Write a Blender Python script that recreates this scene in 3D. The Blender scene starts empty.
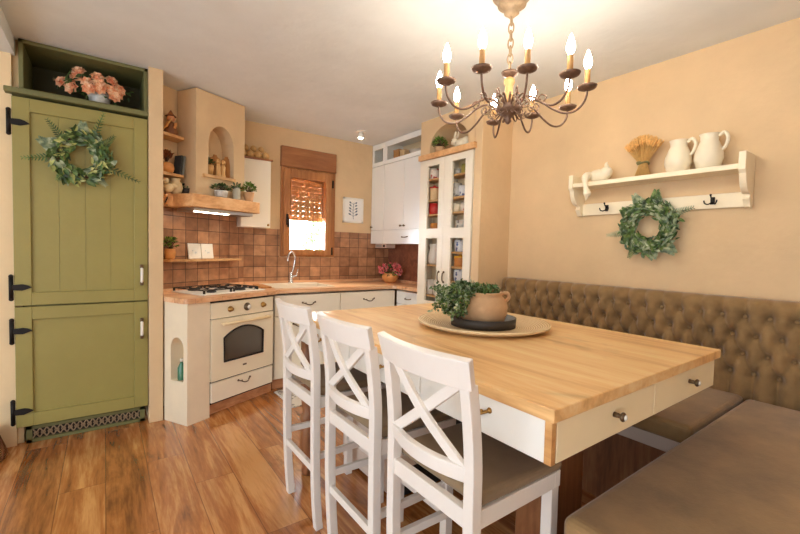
import bpy, bmesh, math, random
from math import sin, cos, pi, radians, atan2, sqrt
from mathutils import Matrix, Vector
random.seed(7)
SC = bpy.context.scene
COL = SC.collection

# ------------------------------------------------------------------ materials
def lin(c):
    c = c / 255.0
    return c / 12.92 if c <= 0.04045 else ((c + 0.055) / 1.055) ** 2.4
def S(r, g, b): return (lin(r), lin(g), lin(b), 1.0)

class NT:
    def __init__(s, name):
        s.m = bpy.data.materials.new(name); s.m.use_nodes = True
        s.n = s.m.node_tree.nodes; s.l = s.m.node_tree.links
        s.b = s.n['Principled BSDF']; s.out = s.n['Material Output']
    def add(s, t, **kw):
        nd = s.n.new(t)
        for k, v in kw.items():
            if k in nd.inputs: nd.inputs[k].default_value = v
            else: setattr(nd, k, v)
        return nd
    def link(s, a, b): s.l.new(a, b)
    def coords(s, scale=(1, 1, 1), kind='Object'):
        tc = s.add('ShaderNodeTexCoord'); mp = s.add('ShaderNodeMapping')
        mp.inputs['Scale'].default_value = scale
        s.link(tc.outputs[kind], mp.inputs['Vector']); return mp.outputs[0]
    def ramp(s, fac, stops):
        r = s.add('ShaderNodeValToRGB'); e = r.color_ramp.elements
        while len(e) < len(stops): e.new(0.5)
        for i, (p, c) in enumerate(stops): e[i].position = p; e[i].color = c
        s.link(fac, r.inputs[0]); return r.outputs[0]
    def bump(s, h, strength=0.2, dist=0.01):
        b = s.add('ShaderNodeBump'); b.inputs['Strength'].default_value = strength; b.inputs['Distance'].default_value = dist
        s.link(h, b.inputs['Height']); s.link(b.outputs[0], s.b.inputs['Normal'])

def plain(name, col, rough=0.5, metal=0.0, vary=0.0, vscale=8, bump=0.0, bscale=60, sheen=0.0, spec=None, trans=0.0, coat=0.0, sub=0.0):
    t = NT(name); b = t.b
    b.inputs['Base Color'].default_value = col
    b.inputs['Roughness'].default_value = rough; b.inputs['Metallic'].default_value = metal
    if spec is not None: b.inputs['Specular IOR Level'].default_value = spec
    if sheen: b.inputs['Sheen Weight'].default_value = sheen; b.inputs['Sheen Roughness'].default_value = 0.4
    if coat: b.inputs['Coat Weight'].default_value = coat
    if trans: b.inputs['Transmission Weight'].default_value = trans
    if vary or bump: v = t.coords()
    if vary:
        nz = t.add('ShaderNodeTexNoise', Scale=vscale, Detail=5.0, Roughness=0.6); t.link(v, nz.inputs['Vector'])
        lo = tuple(max(0, c * (1 - vary)) for c in col[:3]) + (1,); hi = tuple(min(1, c * (1 + vary)) for c in col[:3]) + (1,)
        t.link(t.ramp(nz.outputs[0], [(0.3, lo), (0.7, hi)]), b.inputs['Base Color'])
    if bump:
        nb = t.add('ShaderNodeTexNoise', Scale=bscale, Detail=4.0); t.link(v, nb.inputs['Vector'])
        t.bump(nb.outputs[0], bump, 0.01)
    return t.m

def wood(name, dark, mid, light, axis=1, rough=0.4, plank=0.0, grain=1.0, knots=0.0, coat=0.0, coatr=0.2, length=1.3):
    """procedural wood, grain along AXIS (0 x, 1 y, 2 z); optional planks of width PLANK"""
    t = NT(name); b = t.b
    tc = t.add('ShaderNodeTexCoord'); vec = tc.outputs['Object']
    sep = t.add('ShaderNodeSeparateXYZ'); t.link(vec, sep.inputs[0])
    names = ['X', 'Y', 'Z']; across = 0 if axis == 1 else 1
    comb = t.add('ShaderNodeCombineXYZ')
    sc = [9.0, 9.0, 9.0]; sc[axis] = 0.8
    off = None
    if plank:
        d = t.add('ShaderNodeMath', operation='DIVIDE'); t.link(sep.outputs[names[across]], d.inputs[0]); d.inputs[1].default_value = plank
        fl = t.add('ShaderNodeMath', operation='FLOOR'); t.link(d.outputs[0], fl.inputs[0])
        wn = t.add('ShaderNodeTexWhiteNoise', noise_dimensions='1D'); t.link(fl.outputs[0], wn.inputs['W'])
        sh = t.add('ShaderNodeMath', operation='MULTIPLY'); t.link(wn.outputs['Value'], sh.inputs[0]); sh.inputs[1].default_value = 7.3
        la = t.add('ShaderNodeMath', operation='ADD'); t.link(sep.outputs[names[axis]], la.inputs[0]); t.link(sh.outputs[0], la.inputs[1])
        ld = t.add('ShaderNodeMath', operation='DIVIDE'); t.link(la.outputs[0], ld.inputs[0]); ld.inputs[1].default_value = length
        lf = t.add('ShaderNodeMath', operation='FLOOR'); t.link(ld.outputs[0], lf.inputs[0])
        cc = t.add('ShaderNodeCombineXYZ'); t.link(fl.outputs[0], cc.inputs[0]); t.link(lf.outputs[0], cc.inputs[1])
        w2 = t.add('ShaderNodeTexWhiteNoise', noise_dimensions='2D'); t.link(cc.outputs[0], w2.inputs['Vector'])
        off = w2.outputs['Value']
        fr = t.add('ShaderNodeMath', operation='FRACT'); t.link(d.outputs[0], fr.inputs[0])
        pp = t.add('ShaderNodeMath', operation='PINGPONG'); t.link(d.outputs[0], pp.inputs[0]); pp.inputs[1].default_value = 0.5
        seam = t.add('ShaderNodeMapRange'); t.link(pp.outputs[0], seam.inputs[0]); seam.inputs[1].default_value = 0.0; seam.inputs[2].default_value = 0.016
        pl = t.add('ShaderNodeMath', operation='PINGPONG'); t.link(ld.outputs[0], pl.inputs[0]); pl.inputs[1].default_value = 0.5
        seam2 = t.add('ShaderNodeMapRange'); t.link(pl.outputs[0], seam2.inputs[0]); seam2.inputs[2].default_value = 0.002
        mn = t.add('ShaderNodeMath', operation='MINIMUM'); t.link(seam.outputs[0], mn.inputs[0]); t.link(seam2.outputs[0], mn.inputs[1])
    for i in range(3):
        m = t.add('ShaderNodeMath', operation='MULTIPLY'); t.link(sep.outputs[names[i]], m.inputs[0]); m.inputs[1].default_value = sc[i] * grain
        src = m.outputs[0]
        if off is not None and i == axis:
            a = t.add('ShaderNodeMath', operation='MULTIPLY_ADD'); t.link(off, a.inputs[0]); a.inputs[1].default_value = 37.0; t.link(src, a.inputs[2]); src = a.outputs[0]
        t.link(src, comb.inputs[i])
    n1 = t.add('ShaderNodeTexNoise', Scale=1.0, Detail=6.0, Roughness=0.65, Distortion=1.2); t.link(comb.outputs[0], n1.inputs['Vector'])
    n2 = t.add('ShaderNodeTexNoise', Scale=7.0, Detail=3.0, Roughness=0.6); t.link(comb.outputs[0], n2.inputs['Vector'])
    mx = t.add('ShaderNodeMath', operation='MULTIPLY_ADD'); t.link(n2.outputs[0], mx.inputs[0]); mx.inputs[1].default_value = 0.35; 
    sb = t.add('ShaderNodeMath', operation='SUBTRACT'); t.link(n1.outputs[0], sb.inputs[0]); sb.inputs[1].default_value = 0.175; t.link(sb.outputs[0], mx.inputs[2])
    fac = mx.outputs[0]
    if off is not None:
        a = t.add('ShaderNodeMath', operation='MULTIPLY_ADD'); t.link(off, a.inputs[0]); a.inputs[1].default_value = 0.16
        c = t.add('ShaderNodeMath', operation='SUBTRACT'); t.link(fac, c.inputs[0]); c.inputs[1].default_value = 0.08; t.link(c.outputs[0], a.inputs[2]); fac = a.outputs[0]
    col = t.ramp(fac, [(0.30, dark), (0.5, mid), (0.68, light)])
    if knots:
        kc = t.add('ShaderNodeMapping'); ks = [3.0, 3.0, 3.0]; ks[axis] = 1.6; kc.inputs['Scale'].default_value = ks; t.link(vec, kc.inputs['Vector'])
        kn = t.add('ShaderNodeTexNoise', Scale=1.3, Detail=4.0, Roughness=0.62, Distortion=0.6); t.link(kc.outputs[0], kn.inputs['Vector'])
        kr = t.add('ShaderNodeMapRange'); t.link(kn.outputs[0], kr.inputs[0]); kr.inputs[1].default_value = 0.60; kr.inputs[2].default_value = 0.74; kr.inputs[4].default_value = knots
        mixk = t.add('ShaderNodeMix', data_type='RGBA'); t.link(kr.outputs[0], mixk.inputs['Factor'])
        t.link(col, mixk.inputs[6]); mixk.inputs[7].default_value = tuple(c * 0.22 for c in dark[:3]) + (1,); col = mixk.outputs[2]
    if plank:
        mixs = t.add('ShaderNodeMix', data_type='RGBA'); t.link(mn.outputs[0], mixs.inputs['Factor'])
        mixs.inputs[6].default_value = tuple(c * 0.85 for c in dark[:3]) + (1,); t.link(col, mixs.inputs[7]); col = mixs.outputs[2]
    t.link(col, b.inputs['Base Color']); b.inputs['Roughness'].default_value = rough
    if coat: b.inputs['Coat Weight'].default_value = coat; b.inputs['Coat Roughness'].default_value = coatr
    t.bump(n2.outputs[0], 0.06, 0.004)
    return t.m

def tile_mat(name):
    t = NT(name); b = t.b
    uv = t.coords((1, 1, 1), 'UV')
    br = t.add('ShaderNodeTexBrick', offset=0.0, offset_frequency=2, squash=1.0)
    br.inputs['Scale'].default_value = 1.0; br.inputs['Brick Width'].default_value = 0.117; br.inputs['Row Height'].default_value = 0.105
    br.inputs['Mortar Size'].default_value = 0.003; br.inputs['Mortar Smooth'].default_value = 0.3; br.inputs['Bias'].default_value = 0.0
    br.inputs['Color1'].default_value = S(148, 104, 74); br.inputs['Color2'].default_value = S(196, 148, 110); br.inputs['Mortar'].default_value = S(86, 62, 46)
    t.link(uv, br.inputs['Vector'])
    nz = t.add('ShaderNodeTexNoise', Scale=14.0, Detail=5.0); t.link(uv, nz.inputs['Vector'])
    mx = t.add('ShaderNodeMix', data_type='RGBA', blend_type='MULTIPLY'); mx.inputs['Factor'].default_value = 0.7
    t.link(br.outputs['Color'], mx.inputs[6]); t.link(t.ramp(nz.outputs[0], [(0.3, (0.6, 0.55, 0.52, 1)), (0.7, (1.25, 1.2, 1.15, 1))]), mx.inputs[7])
    t.link(mx.outputs[2], b.inputs['Base Color']); b.inputs['Roughness'].default_value = 0.35
    inv = t.add('ShaderNodeMath', operation='SUBTRACT'); inv.inputs[0].default_value = 1.0; t.link(br.outputs['Fac'], inv.inputs[1])
    ad = t.add('ShaderNodeMath', operation='MULTIPLY_ADD'); t.link(nz.outputs[0], ad.inputs[0]); ad.inputs[1].default_value = 0.3; t.link(inv.outputs[0], ad.inputs[2])
    t.bump(ad.outputs[0], 0.5, 0.004)
    return t.m

def emit(name, col, strength):
    t = NT(name); t.b.inputs['Base Color'].default_value = col
    t.b.inputs['Emission Color'].default_value = col; t.b.inputs['Emission Strength'].default_value = strength
    return t.m

def glass(name, tint=(1, 1, 1, 1), refl=0.08, rough=0.02):
    t = NT(name); t.n.remove(t.b)
    tr = t.add('ShaderNodeBsdfTransparent', Color=tint); gl = t.add('ShaderNodeBsdfGlossy', Roughness=rough)
    lw = t.add('ShaderNodeLayerWeight'); fr = t.add('ShaderNodeMath', operation='POWER'); t.link(lw.outputs['Facing'], fr.inputs[0]); fr.inputs[1].default_value = 5.0
    mx = t.add('ShaderNodeMixShader')
    ml = t.add('ShaderNodeMath', operation='MULTIPLY_ADD'); t.link(fr.outputs[0], ml.inputs[0]); ml.inputs[1].default_value = 0.5; ml.inputs[2].default_value = refl * 0.25
    t.link(ml.outputs[0], mx.inputs[0]); t.link(tr.outputs[0], mx.inputs[1]); t.link(gl.outputs[0], mx.inputs[2]); t.link(mx.outputs[0], t.out.inputs[0])
    return t.m

def rings(name, c1, c2, scale=40.0, rough=0.6, kind='RINGS'):
    t = NT(name); v = t.coords()
    w = t.add('ShaderNodeTexWave', wave_type=kind, Scale=scale, Distortion=1.5, Detail=2.0)
    if kind == 'RINGS': w.rings_direction = 'Z'
    else: w.bands_direction = 'Z'
    t.link(v, w.inputs['Vector']); t.link(t.ramp(w.outputs['Color'], [(0.2, c1), (0.8, c2)]), t.b.inputs['Base Color'])
    t.b.inputs['Roughness'].default_value = rough; t.bump(w.outputs['Fac'], 0.35, 0.004)
    return t.m

def pattern(name, c1, c2, scale=30.0, rough=0.35):
    """glazed pottery / cloth print: blotches of c2 on c1"""
    t = NT(name); v = t.coords()
    w = t.add('ShaderNodeTexVoronoi', Scale=scale); t.link(v, w.inputs['Vector'])
    t.link(t.ramp(w.outputs['Distance'], [(0.28, c2), (0.42, c1)]), t.b.inputs['Base Color']); t.b.inputs['Roughness'].default_value = rough
    return t.m

def leafmat(name, a, b_, c, rough=0.5):
    t = NT(name); v = t.coords()
    nz = t.add('ShaderNodeTexNoise', Scale=30.0, Detail=2.0); t.link(v, nz.inputs['Vector'])
    t.link(t.ramp(nz.outputs[0], [(0.35, a), (0.5, b_), (0.66, c)]), t.b.inputs['Base Color']); t.b.inputs['Roughness'].default_value = rough
    return t.m

M = {}
M['plaster'] = plain('plaster_warm', S(219, 189, 148), 0.85, vary=0.07, vscale=2.2, bump=0.35, bscale=14)
M['plaster_pale'] = plain('plaster_pale', S(234, 208, 166), 0.85, vary=0.05, vscale=3, bump=0.3, bscale=16)
M['ceiling'] = plain('ceiling_plaster', S(226, 230, 230), 0.9, vary=0.05, vscale=2.5, bump=0.4, bscale=11)
M['floor'] = wood('oak_floor', S(116, 64, 30), S(176, 110, 56), S(212, 154, 94), axis=1, rough=0.22, coat=0.9, coatr=0.17, plank=0.19, grain=1.0, knots=0.75, length=1.25)
M['tabletop'] = wood('oak_tabletop', S(206, 152, 96), S(236, 190, 128), S(245, 212, 158), axis=1, rough=0.33, grain=0.75, knots=0.4)
M['tableedge'] = wood('oak_edge', S(176, 118, 64), S(206, 152, 92), S(224, 176, 116), axis=1, rough=0.4)
M['worktop'] = wood('worktop_wood', S(200, 144, 102), S(230, 180, 136), S(242, 202, 160), axis=0, rough=0.32, plank=0.09, grain=1.0, length=0.5)
M['beamwood'] = wood('hood_beam_wood', S(190, 134, 82), S(220, 168, 114), S(234, 190, 138), axis=0, rough=0.5, grain=0.8)
M['orangewood'] = wood('window_wood', S(138, 86, 44), S(168, 110, 62), S(188, 130, 78), axis=2, rough=0.38, grain=0.9)
M['orangewood_x'] = wood('window_wood_cross', S(126, 76, 40), S(154, 98, 56), S(174, 116, 70), axis=0, rough=0.38, grain=0.9)
M['shelfwood'] = wood('shelf_wood', S(180, 128, 78), S(212, 164, 108), S(228, 186, 134), axis=0, rough=0.5)
M['brownwood'] = wood('brown_wood', S(92, 54, 30), S(134, 84, 50), S(160, 108, 68), axis=2, rough=0.4)
M['plinth'] = wood('plinth_wood', S(176, 112, 72), S(204, 144, 100), S(220, 166, 122), axis=0, rough=0.45)
M['green'] = plain('green_paint', S(152, 140, 76), 0.5, vary=0.06, vscale=3, bump=0.08, bscale=30)
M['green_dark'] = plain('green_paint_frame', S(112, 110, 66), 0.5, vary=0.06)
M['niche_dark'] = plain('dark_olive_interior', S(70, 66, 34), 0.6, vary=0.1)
M['iron'] = plain('black_iron', S(34, 30, 28), 0.5, metal=0.6)
M['grate'] = plain('black_enamel', S(28, 27, 28), 0.4)
M['porcelain'] = plain('white_porcelain', S(240, 236, 226), 0.25)
M['cream'] = plain('cream_front', S(250, 241, 220), 0.42, vary=0.02)
M['cream_enamel'] = plain('cream_enamel', S(250, 239, 212), 0.3)
M['handlecream'] = plain('pale_gilt_handle', S(232, 208, 164), 0.35)
M['tablecream'] = plain('table_drawer_cream', S(248, 230, 190), 0.42, vary=0.02)
M['column'] = plain('column_plaster', S(242, 226, 198), 0.7, vary=0.03)
M['white'] = plain('white_paint', S(238, 234, 226), 0.4, vary=0.02)
M['cabwhite'] = plain('white_gloss', S(240, 241, 238), 0.25)
M['ivory'] = plain('ivory_cabinet', S(240, 232, 214), 0.42)
M['chair'] = plain('chair_white_paint', S(234, 226, 218), 0.42, vary=0.02)
M['shelfcream'] = plain('shelf_cream', S(242, 228, 198), 0.5, vary=0.03)
M['brass'] = plain('aged_brass', S(168, 128, 70), 0.35, metal=0.9)
M['antique'] = plain('antique_metal', S(112, 92, 70), 0.4, metal=0.8)
M['rust'] = plain('rustic_bronze', S(118, 92, 76), 0.5, metal=0.45, vary=0.3, vscale=60)
M['gildcream'] = plain('gilded_cream', S(158, 134, 104), 0.5, metal=0.2, vary=0.2, vscale=50)
M['candle'] = plain('candle_sleeve', S(196, 150, 92), 0.55, vary=0.12, vscale=60)
M['chrome'] = plain('chrome', S(220, 222, 226), 0.12, metal=1.0)
M['steel'] = plain('steel', S(200, 200, 200), 0.3, metal=0.9)
M['velvet'] = plain('brown_velvet', S(144, 114, 76), 0.85, vary=0.28, vscale=5, bump=0.08, bscale=120, sheen=0.35, spec=0.2)
M['seatfabric'] = plain('taupe_seat_fabric', S(136, 114, 88), 0.85, vary=0.06, vscale=20, bump=0.06, bscale=200, sheen=0.2, spec=0.2)
M['bench_base'] = plain('pale_bench_panel', S(214, 196, 182), 0.5)
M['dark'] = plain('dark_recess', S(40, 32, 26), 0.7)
M['tile'] = tile_mat('brown_tiles')
M['darkpanel'] = wood('side_panel', S(112, 66, 48), S(140, 86, 62), S(156, 100, 74), axis=0, rough=0.4)
M['bulb'] = emit('bulb_glow', (1.0, 0.89, 0.74, 1), 78.0)
M['spot'] = emit('spot_glow', (1.0, 0.9, 0.75, 1), 30.0)
M['hoodlamp'] = emit('hood_lamp_glow', (1.0, 0.86, 0.66, 1), 10.0)
M['glass'] = glass('window_glass')
M['cabglass'] = glass('cabinet_glass', (0.97, 0.97, 0.96, 1))
M['ovenglass'] = plain('oven_glass', S(120, 117, 112), 0.07, metal=0.7)
M['composite'] = plain('cream_sink_composite', S(236, 224, 204), 0.35)
M['terracotta'] = plain('terracotta', S(212, 150, 106), 0.7, vary=0.15, vscale=14, bump=0.1, bscale=40)
M['orangepot'] = plain('orange_glaze', S(226, 158, 90), 0.45, vary=0.12, vscale=20)
M['clay'] = plain('aged_clay', S(206, 164, 122), 0.8, vary=0.14, vscale=10, bump=0.15, bscale=30)
M['blacktray'] = plain('black_tray', S(58, 50, 44), 0.5)
M['wicker'] = rings('woven_ring_tray', S(200, 164, 118), S(238, 214, 172), 30.0, 0.6)
M['basket'] = rings('basket_weave', S(96, 66, 40), S(176, 134, 88), 30.0, 0.7, 'BANDS')
M['creamceramic'] = plain('cream_ceramic', S(234, 222, 196), 0.4, vary=0.05, vscale=12)
M['whiteceramic'] = plain('white_ceramic', S(240, 236, 226), 0.35)
M['wheat'] = plain('dry_wheat', S(230, 180, 108), 0.7, vary=0.25, vscale=60)
M['wheatstem'] = plain('dry_straw', S(214, 170, 100), 0.7, vary=0.15, vscale=60)
M['twine'] = plain('green_ribbon', S(120, 118, 76), 0.7)
M['leaf'] = leafmat('leaf_green', S(40, 66, 26), S(72, 102, 44), S(120, 142, 74))
M['leafgrey'] = leafmat('leaf_grey_green', S(92, 110, 84), S(134, 148, 112), S(178, 184, 150))
M['leafdeep'] = leafmat('leaf_deep', S(36, 52, 22), S(62, 84, 36), S(96, 116, 56))
M['leafbright'] = leafmat('leaf_bright', S(58, 92, 28), S(104, 138, 48), S(150, 176, 84))
M['leafyellow'] = leafmat('leaf_yellow', S(150, 160, 84), S(188, 190, 112), S(206, 204, 140))
M['autumn'] = leafmat('autumn_leaf', S(92, 44, 22), S(140, 72, 30), S(176, 110, 50))
M['twig'] = plain('twig', S(86, 62, 42), 0.8)
M['rose'] = leafmat('peach_rose', S(228, 140, 100), S(246, 188, 146), S(252, 218, 184))
M['pink'] = leafmat('pink_petal', S(216, 84, 92), S(236, 128, 130), S(246, 172, 168))
M['silverpot'] = plain('crinkled_silver', S(206, 204, 200), 0.4, metal=0.3, vary=0.2, vscale=60, bump=0.6, bscale=70)
M['ball'] = plain('tan_gourd', S(206, 164, 104), 0.6, vary=0.2, vscale=40)
M['garlic'] = plain('pale_pottery', S(226, 204, 162), 0.55, vary=0.08, vscale=20)
M['woodfig'] = wood('turned_wood', S(190, 136, 74), S(216, 168, 104), S(230, 190, 132), axis=2, rough=0.5)
M['board'] = wood('board_wood', S(160, 102, 50), S(190, 132, 74), S(208, 154, 94), axis=2, rough=0.5)
M['book'] = plain('dark_book', S(54, 56, 58), 0.6)
M['bookgrey'] = plain('grey_book', S(132, 134, 126), 0.6)
M['basketdark'] = plain('dark_basket', S(62, 52, 44), 0.8, vary=0.3, vscale=70, bump=0.4, bscale=80)
M['bottle'] = plain('green_bottle_glass', S(70, 130, 100), 0.1, spec=0.7)
M['jarglass'] = plain('frosted_jar', S(190, 188, 170), 0.2, spec=0.6)
M['red'] = plain('red_enamel', S(196, 36, 34), 0.35)
M['redprint'] = pattern('red_print', S(238, 226, 214), S(186, 60, 56), 30)
M['blueprint'] = pattern('blue_print', S(220, 222, 230), S(74, 96, 150), 32)
M['greyprint'] = pattern('grey_print', S(206, 202, 196), S(112, 112, 118), 34)
M['yellow'] = plain('yellow_enamel', S(222, 166, 42), 0.4)
M['olive'] = plain('olive_glaze', S(158, 146, 66), 0.4)
M['amber'] = plain('amber_tin', S(196, 122, 48), 0.4, vary=0.15, vscale=30)
M['interior'] = plain('pale_wood_interior', S(240, 218, 182), 0.55)
M['kraft'] = plain('beige_canister', S(222, 186, 140), 0.55)
M['paleglass'] = plain('pale_glassware', S(226, 214, 202), 0.15, spec=0.7)
M['tealprint'] = pattern('botanical_tile', S(240, 240, 232), S(176, 190, 196), 22)
M['paper'] = plain('picture_paper', S(244, 242, 236), 0.7)
M['inkblue'] = plain('ink_blue', S(92, 108, 128), 0.7)
M['rugmat'] = pattern('patterned_rug', S(206, 198, 186), S(122, 116, 112), 26, 0.9)
M['exterior'] = plain('exterior_render', S(238, 240, 244), 0.9)
M['lawn'] = plain('lawn', S(120, 150, 84), 0.9)
def translucent(m, col, fac):
    nt = m.node_tree; b = nt.nodes['Principled BSDF']; o_ = nt.nodes['Material Output']; t_ = nt.nodes.new('ShaderNodeBsdfTranslucent'); t_.inputs[0].default_value = col
    x = nt.nodes.new('ShaderNodeMixShader'); x.inputs[0].default_value = fac; nt.links.new(b.outputs[0], x.inputs[1]); nt.links.new(t_.outputs[0], x.inputs[2]); nt.links.new(x.outputs[0], o_.inputs[0]); return m
M['slat'] = wood('shutter_slat', S(150, 98, 50), S(186, 132, 78), S(206, 154, 100), axis=0, rough=0.5)
translucent(M['slat'], S(214, 150, 84), 0.10)
M['radio'] = plain('radio_casing', S(226, 200, 184), 0.4)

# ------------------------------------------------------------------ mesh builder
class MB:
    def __init__(s, T=None): s.v = []; s.f = []; s.sm = []; s.uv = {}; s.T = T
    def P(s, p):
        p = Vector(p); p = s.T @ p if s.T is not None else p
        s.v.append(p); return len(s.v) - 1
    def F(s, idx, smooth=False): s.f.append(tuple(idx)); s.sm.append(smooth)
    def box(s, lo, hi):
        x0, y0, z0 = lo; x1, y1, z1 = hi
        i = [s.P(p) for p in ((x0, y0, z0), (x1, y0, z0), (x1, y1, z0), (x0, y1, z0), (x0, y0, z1), (x1, y0, z1), (x1, y1, z1), (x0, y1, z1))]
        for f in ((0, 3, 2, 1), (4, 5, 6, 7), (0, 1, 5, 4), (1, 2, 6, 5), (2, 3, 7, 6), (3, 0, 4, 7)): s.F([i[k] for k in f])
        return s
    def hexa(s, pts):
        i = [s.P(p) for p in pts]
        for f in ((0, 3, 2, 1), (4, 5, 6, 7), (0, 1, 5, 4), (1, 2, 6, 5), (2, 3, 7, 6), (3, 0, 4, 7)): s.F([i[k] for k in f])
        return s
    def bar(s, p0, p1, w, h, up=(0, 0, 1), w1=None, h1=None):
        p0 = Vector(p0); p1 = Vector(p1); d = (p1 - p0).normalized(); up = Vector(up)
        a = d.cross(up).normalized(); b = a.cross(d).normalized()
        w1 = w if w1 is None else w1; h1 = h if h1 is None else h1
        q = []
        for p, ww, hh in ((p0, w, h), (p1, w1, h1)):
            q += [p - a * ww / 2 - b * hh / 2, p + a * ww / 2 - b * hh / 2, p + a * ww / 2 + b * hh / 2, p - a * ww / 2 + b * hh / 2]
        i = [s.P(p) for p in q]
        for f in ((3, 2, 1, 0), (4, 5, 6, 7), (0, 1, 5, 4), (1, 2, 6, 5), (2, 3, 7, 6), (3, 0, 4, 7)): s.F([i[k] for k in f])
        return s
    def sweep_rect(s, pts, w, h, up=(0, 0, 1)):
        """rectangular section (w across, h along up) swept along pts"""
        n = len(pts); pts = [Vector(p) for p in pts]; up = Vector(up); rows = []
        ws = w if isinstance(w, (list, tuple)) else [w] * n; hs = h if isinstance(h, (list, tuple)) else [h] * n
        for k in range(n):
            d = (pts[min(k + 1, n - 1)] - pts[max(k - 1, 0)]).normalized(); a = d.cross(up).normalized(); b = a.cross(d).normalized()
            rows.append([s.P(pts[k] + a * (sx * ws[k] / 2) + b * (sy * hs[k] / 2)) for sx, sy in ((-1, -1), (1, -1), (1, 1), (-1, 1))])
        for k in range(n - 1):
            for j in range(4): s.F((rows[k][j], rows[k][(j + 1) % 4], rows[k + 1][(j + 1) % 4], rows[k + 1][j]))
        s.F(rows[0][::-1]); s.F(rows[-1]); return s
    def tube(s, pts, r, seg=8, closed=False, cap=True):
        n = len(pts); pts = [Vector(p) for p in pts]; rs = r if isinstance(r, (list, tuple)) else [r] * n; rows = []
        prev = None
        for k in range(n):
            if closed: d = (pts[(k + 1) % n] - pts[k - 1]).normalized()
            else: d = (pts[min(k + 1, n - 1)] - pts[max(k - 1, 0)]).normalized()
            if prev is None:
                ref = Vector((0, 0, 1)) if abs(d.z) < 0.9 else Vector((1, 0, 0)); a = d.cross(ref).normalized()
            else:
                a = (prev - d * prev.dot(d)); a = a.normalized() if a.length > 1e-6 else d.orthogonal().normalized()
            prev = a; b = d.cross(a)
            rows.append([s.P(pts[k] + (a * cos(2 * pi * j / seg) + b * sin(2 * pi * j / seg)) * rs[k]) for j in range(seg)])
        for k in range(n if closed else n - 1):
            A = rows[k]; B = rows[(k + 1) % n]
            for j in range(seg): s.F((A[j], A[(j + 1) % seg], B[(j + 1) % seg], B[j]), True)
        if not closed and cap: s.F(rows[0][::-1]); s.F(rows[-1])
        return s
    def cyl(s, p0, p1, r0, r1=None, seg=16): return s.tube([p0, p1], [r0, r0 if r1 is None else r1], seg)
    def lathe(s, prof, c=(0, 0, 0), seg=20, caps=True, sx=1.0, sy=1.0):
        """prof: list of (r, z)"""
        rows = []
        for r, z in prof: rows.append([s.P((c[0] + r * sx * cos(2 * pi * j / seg), c[1] + r * sy * sin(2 * pi * j / seg), c[2] + z)) for j in range(seg)])
        for k in range(len(rows) - 1):
            for j in range(seg): s.F((rows[k][j], rows[k][(j + 1) % seg], rows[k + 1][(j + 1) % seg], rows[k + 1][j]), True)
        if caps:
            s.F(rows[0][::-1]); s.F(rows[-1])
        return s
    def ball(s, c, r, seg=12, rings_=8, sc=(1, 1, 1), rot=None):
        c = Vector(c); rot = rot or Matrix.Identity(3); rows = []
        for k in range(1, rings_):
            t = pi * k / rings_
            rows.append([s.P(c + rot @ Vector((r * sc[0] * sin(t) * cos(2 * pi * j / seg), r * sc[1] * sin(t) * sin(2 * pi * j / seg), -r * sc[2] * cos(t)))) for j in range(seg)])
        b = s.P(c + rot @ Vector((0, 0, -r * sc[2]))); t_ = s.P(c + rot @ Vector((0, 0, r * sc[2])))
        for j in range(seg):
            s.F((b, rows[0][(j + 1) % seg], rows[0][j]), True); s.F((t_, rows[-1][j], rows[-1][(j + 1) % seg]), True)
        for k in range(len(rows) - 1):
            for j in range(seg): s.F((rows[k][j], rows[k][(j + 1) % seg], rows[k + 1][(j + 1) % seg], rows[k + 1][j]), True)
        return s
    def prism(s, poly, z0, z1, f=None):
        """poly of 2-D points; f maps (a,b,c) to 3-D, default identity"""
        f = f or (lambda a, b, c: (a, b, c)); n = len(poly)
        lo = [s.P(f(a, b, z0)) for a, b in poly]; hi = [s.P(f(a, b, z1)) for a, b in poly]
        s.F(lo[::-1]); s.F(hi)
        for k in range(n): s.F((lo[k], lo[(k + 1) % n], hi[(k + 1) % n], hi[k]))
        return s
    def leaf(s, base, d, nrm, L, W, bend=0.15):
        base = Vector(base); d = Vector(d).normalized(); nrm = Vector(nrm)
        a = d.cross(nrm); a = a.normalized() if a.length > 1e-5 else d.orthogonal().normalized(); b = a.cross(d)
        p = [base, base + d * L * 0.35 + a * W / 2 + b * L * bend * .3, base + d * L * 0.75 + a * W * .38 + b * L * bend * .1, base + d * L - b * L * bend,
             base + d * L * 0.75 - a * W * .38 + b * L * bend * .1, base + d * L * 0.35 - a * W / 2 + b * L * bend * .3, base + d * L * .5 - b * L * bend * .1]
        i = [s.P(q) for q in p]
        for f in ((0, 1, 6), (1, 2, 6), (2, 3, 6), (3, 4, 6), (4, 5, 6), (5, 0, 6)): s.F([i[k] for k in f], True)
        return s
    def quad_uv(s, pts, uvs):
        i = [s.P(p) for p in pts]; s.uv[len(s.f)] = uvs; s.F(i); return s

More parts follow.
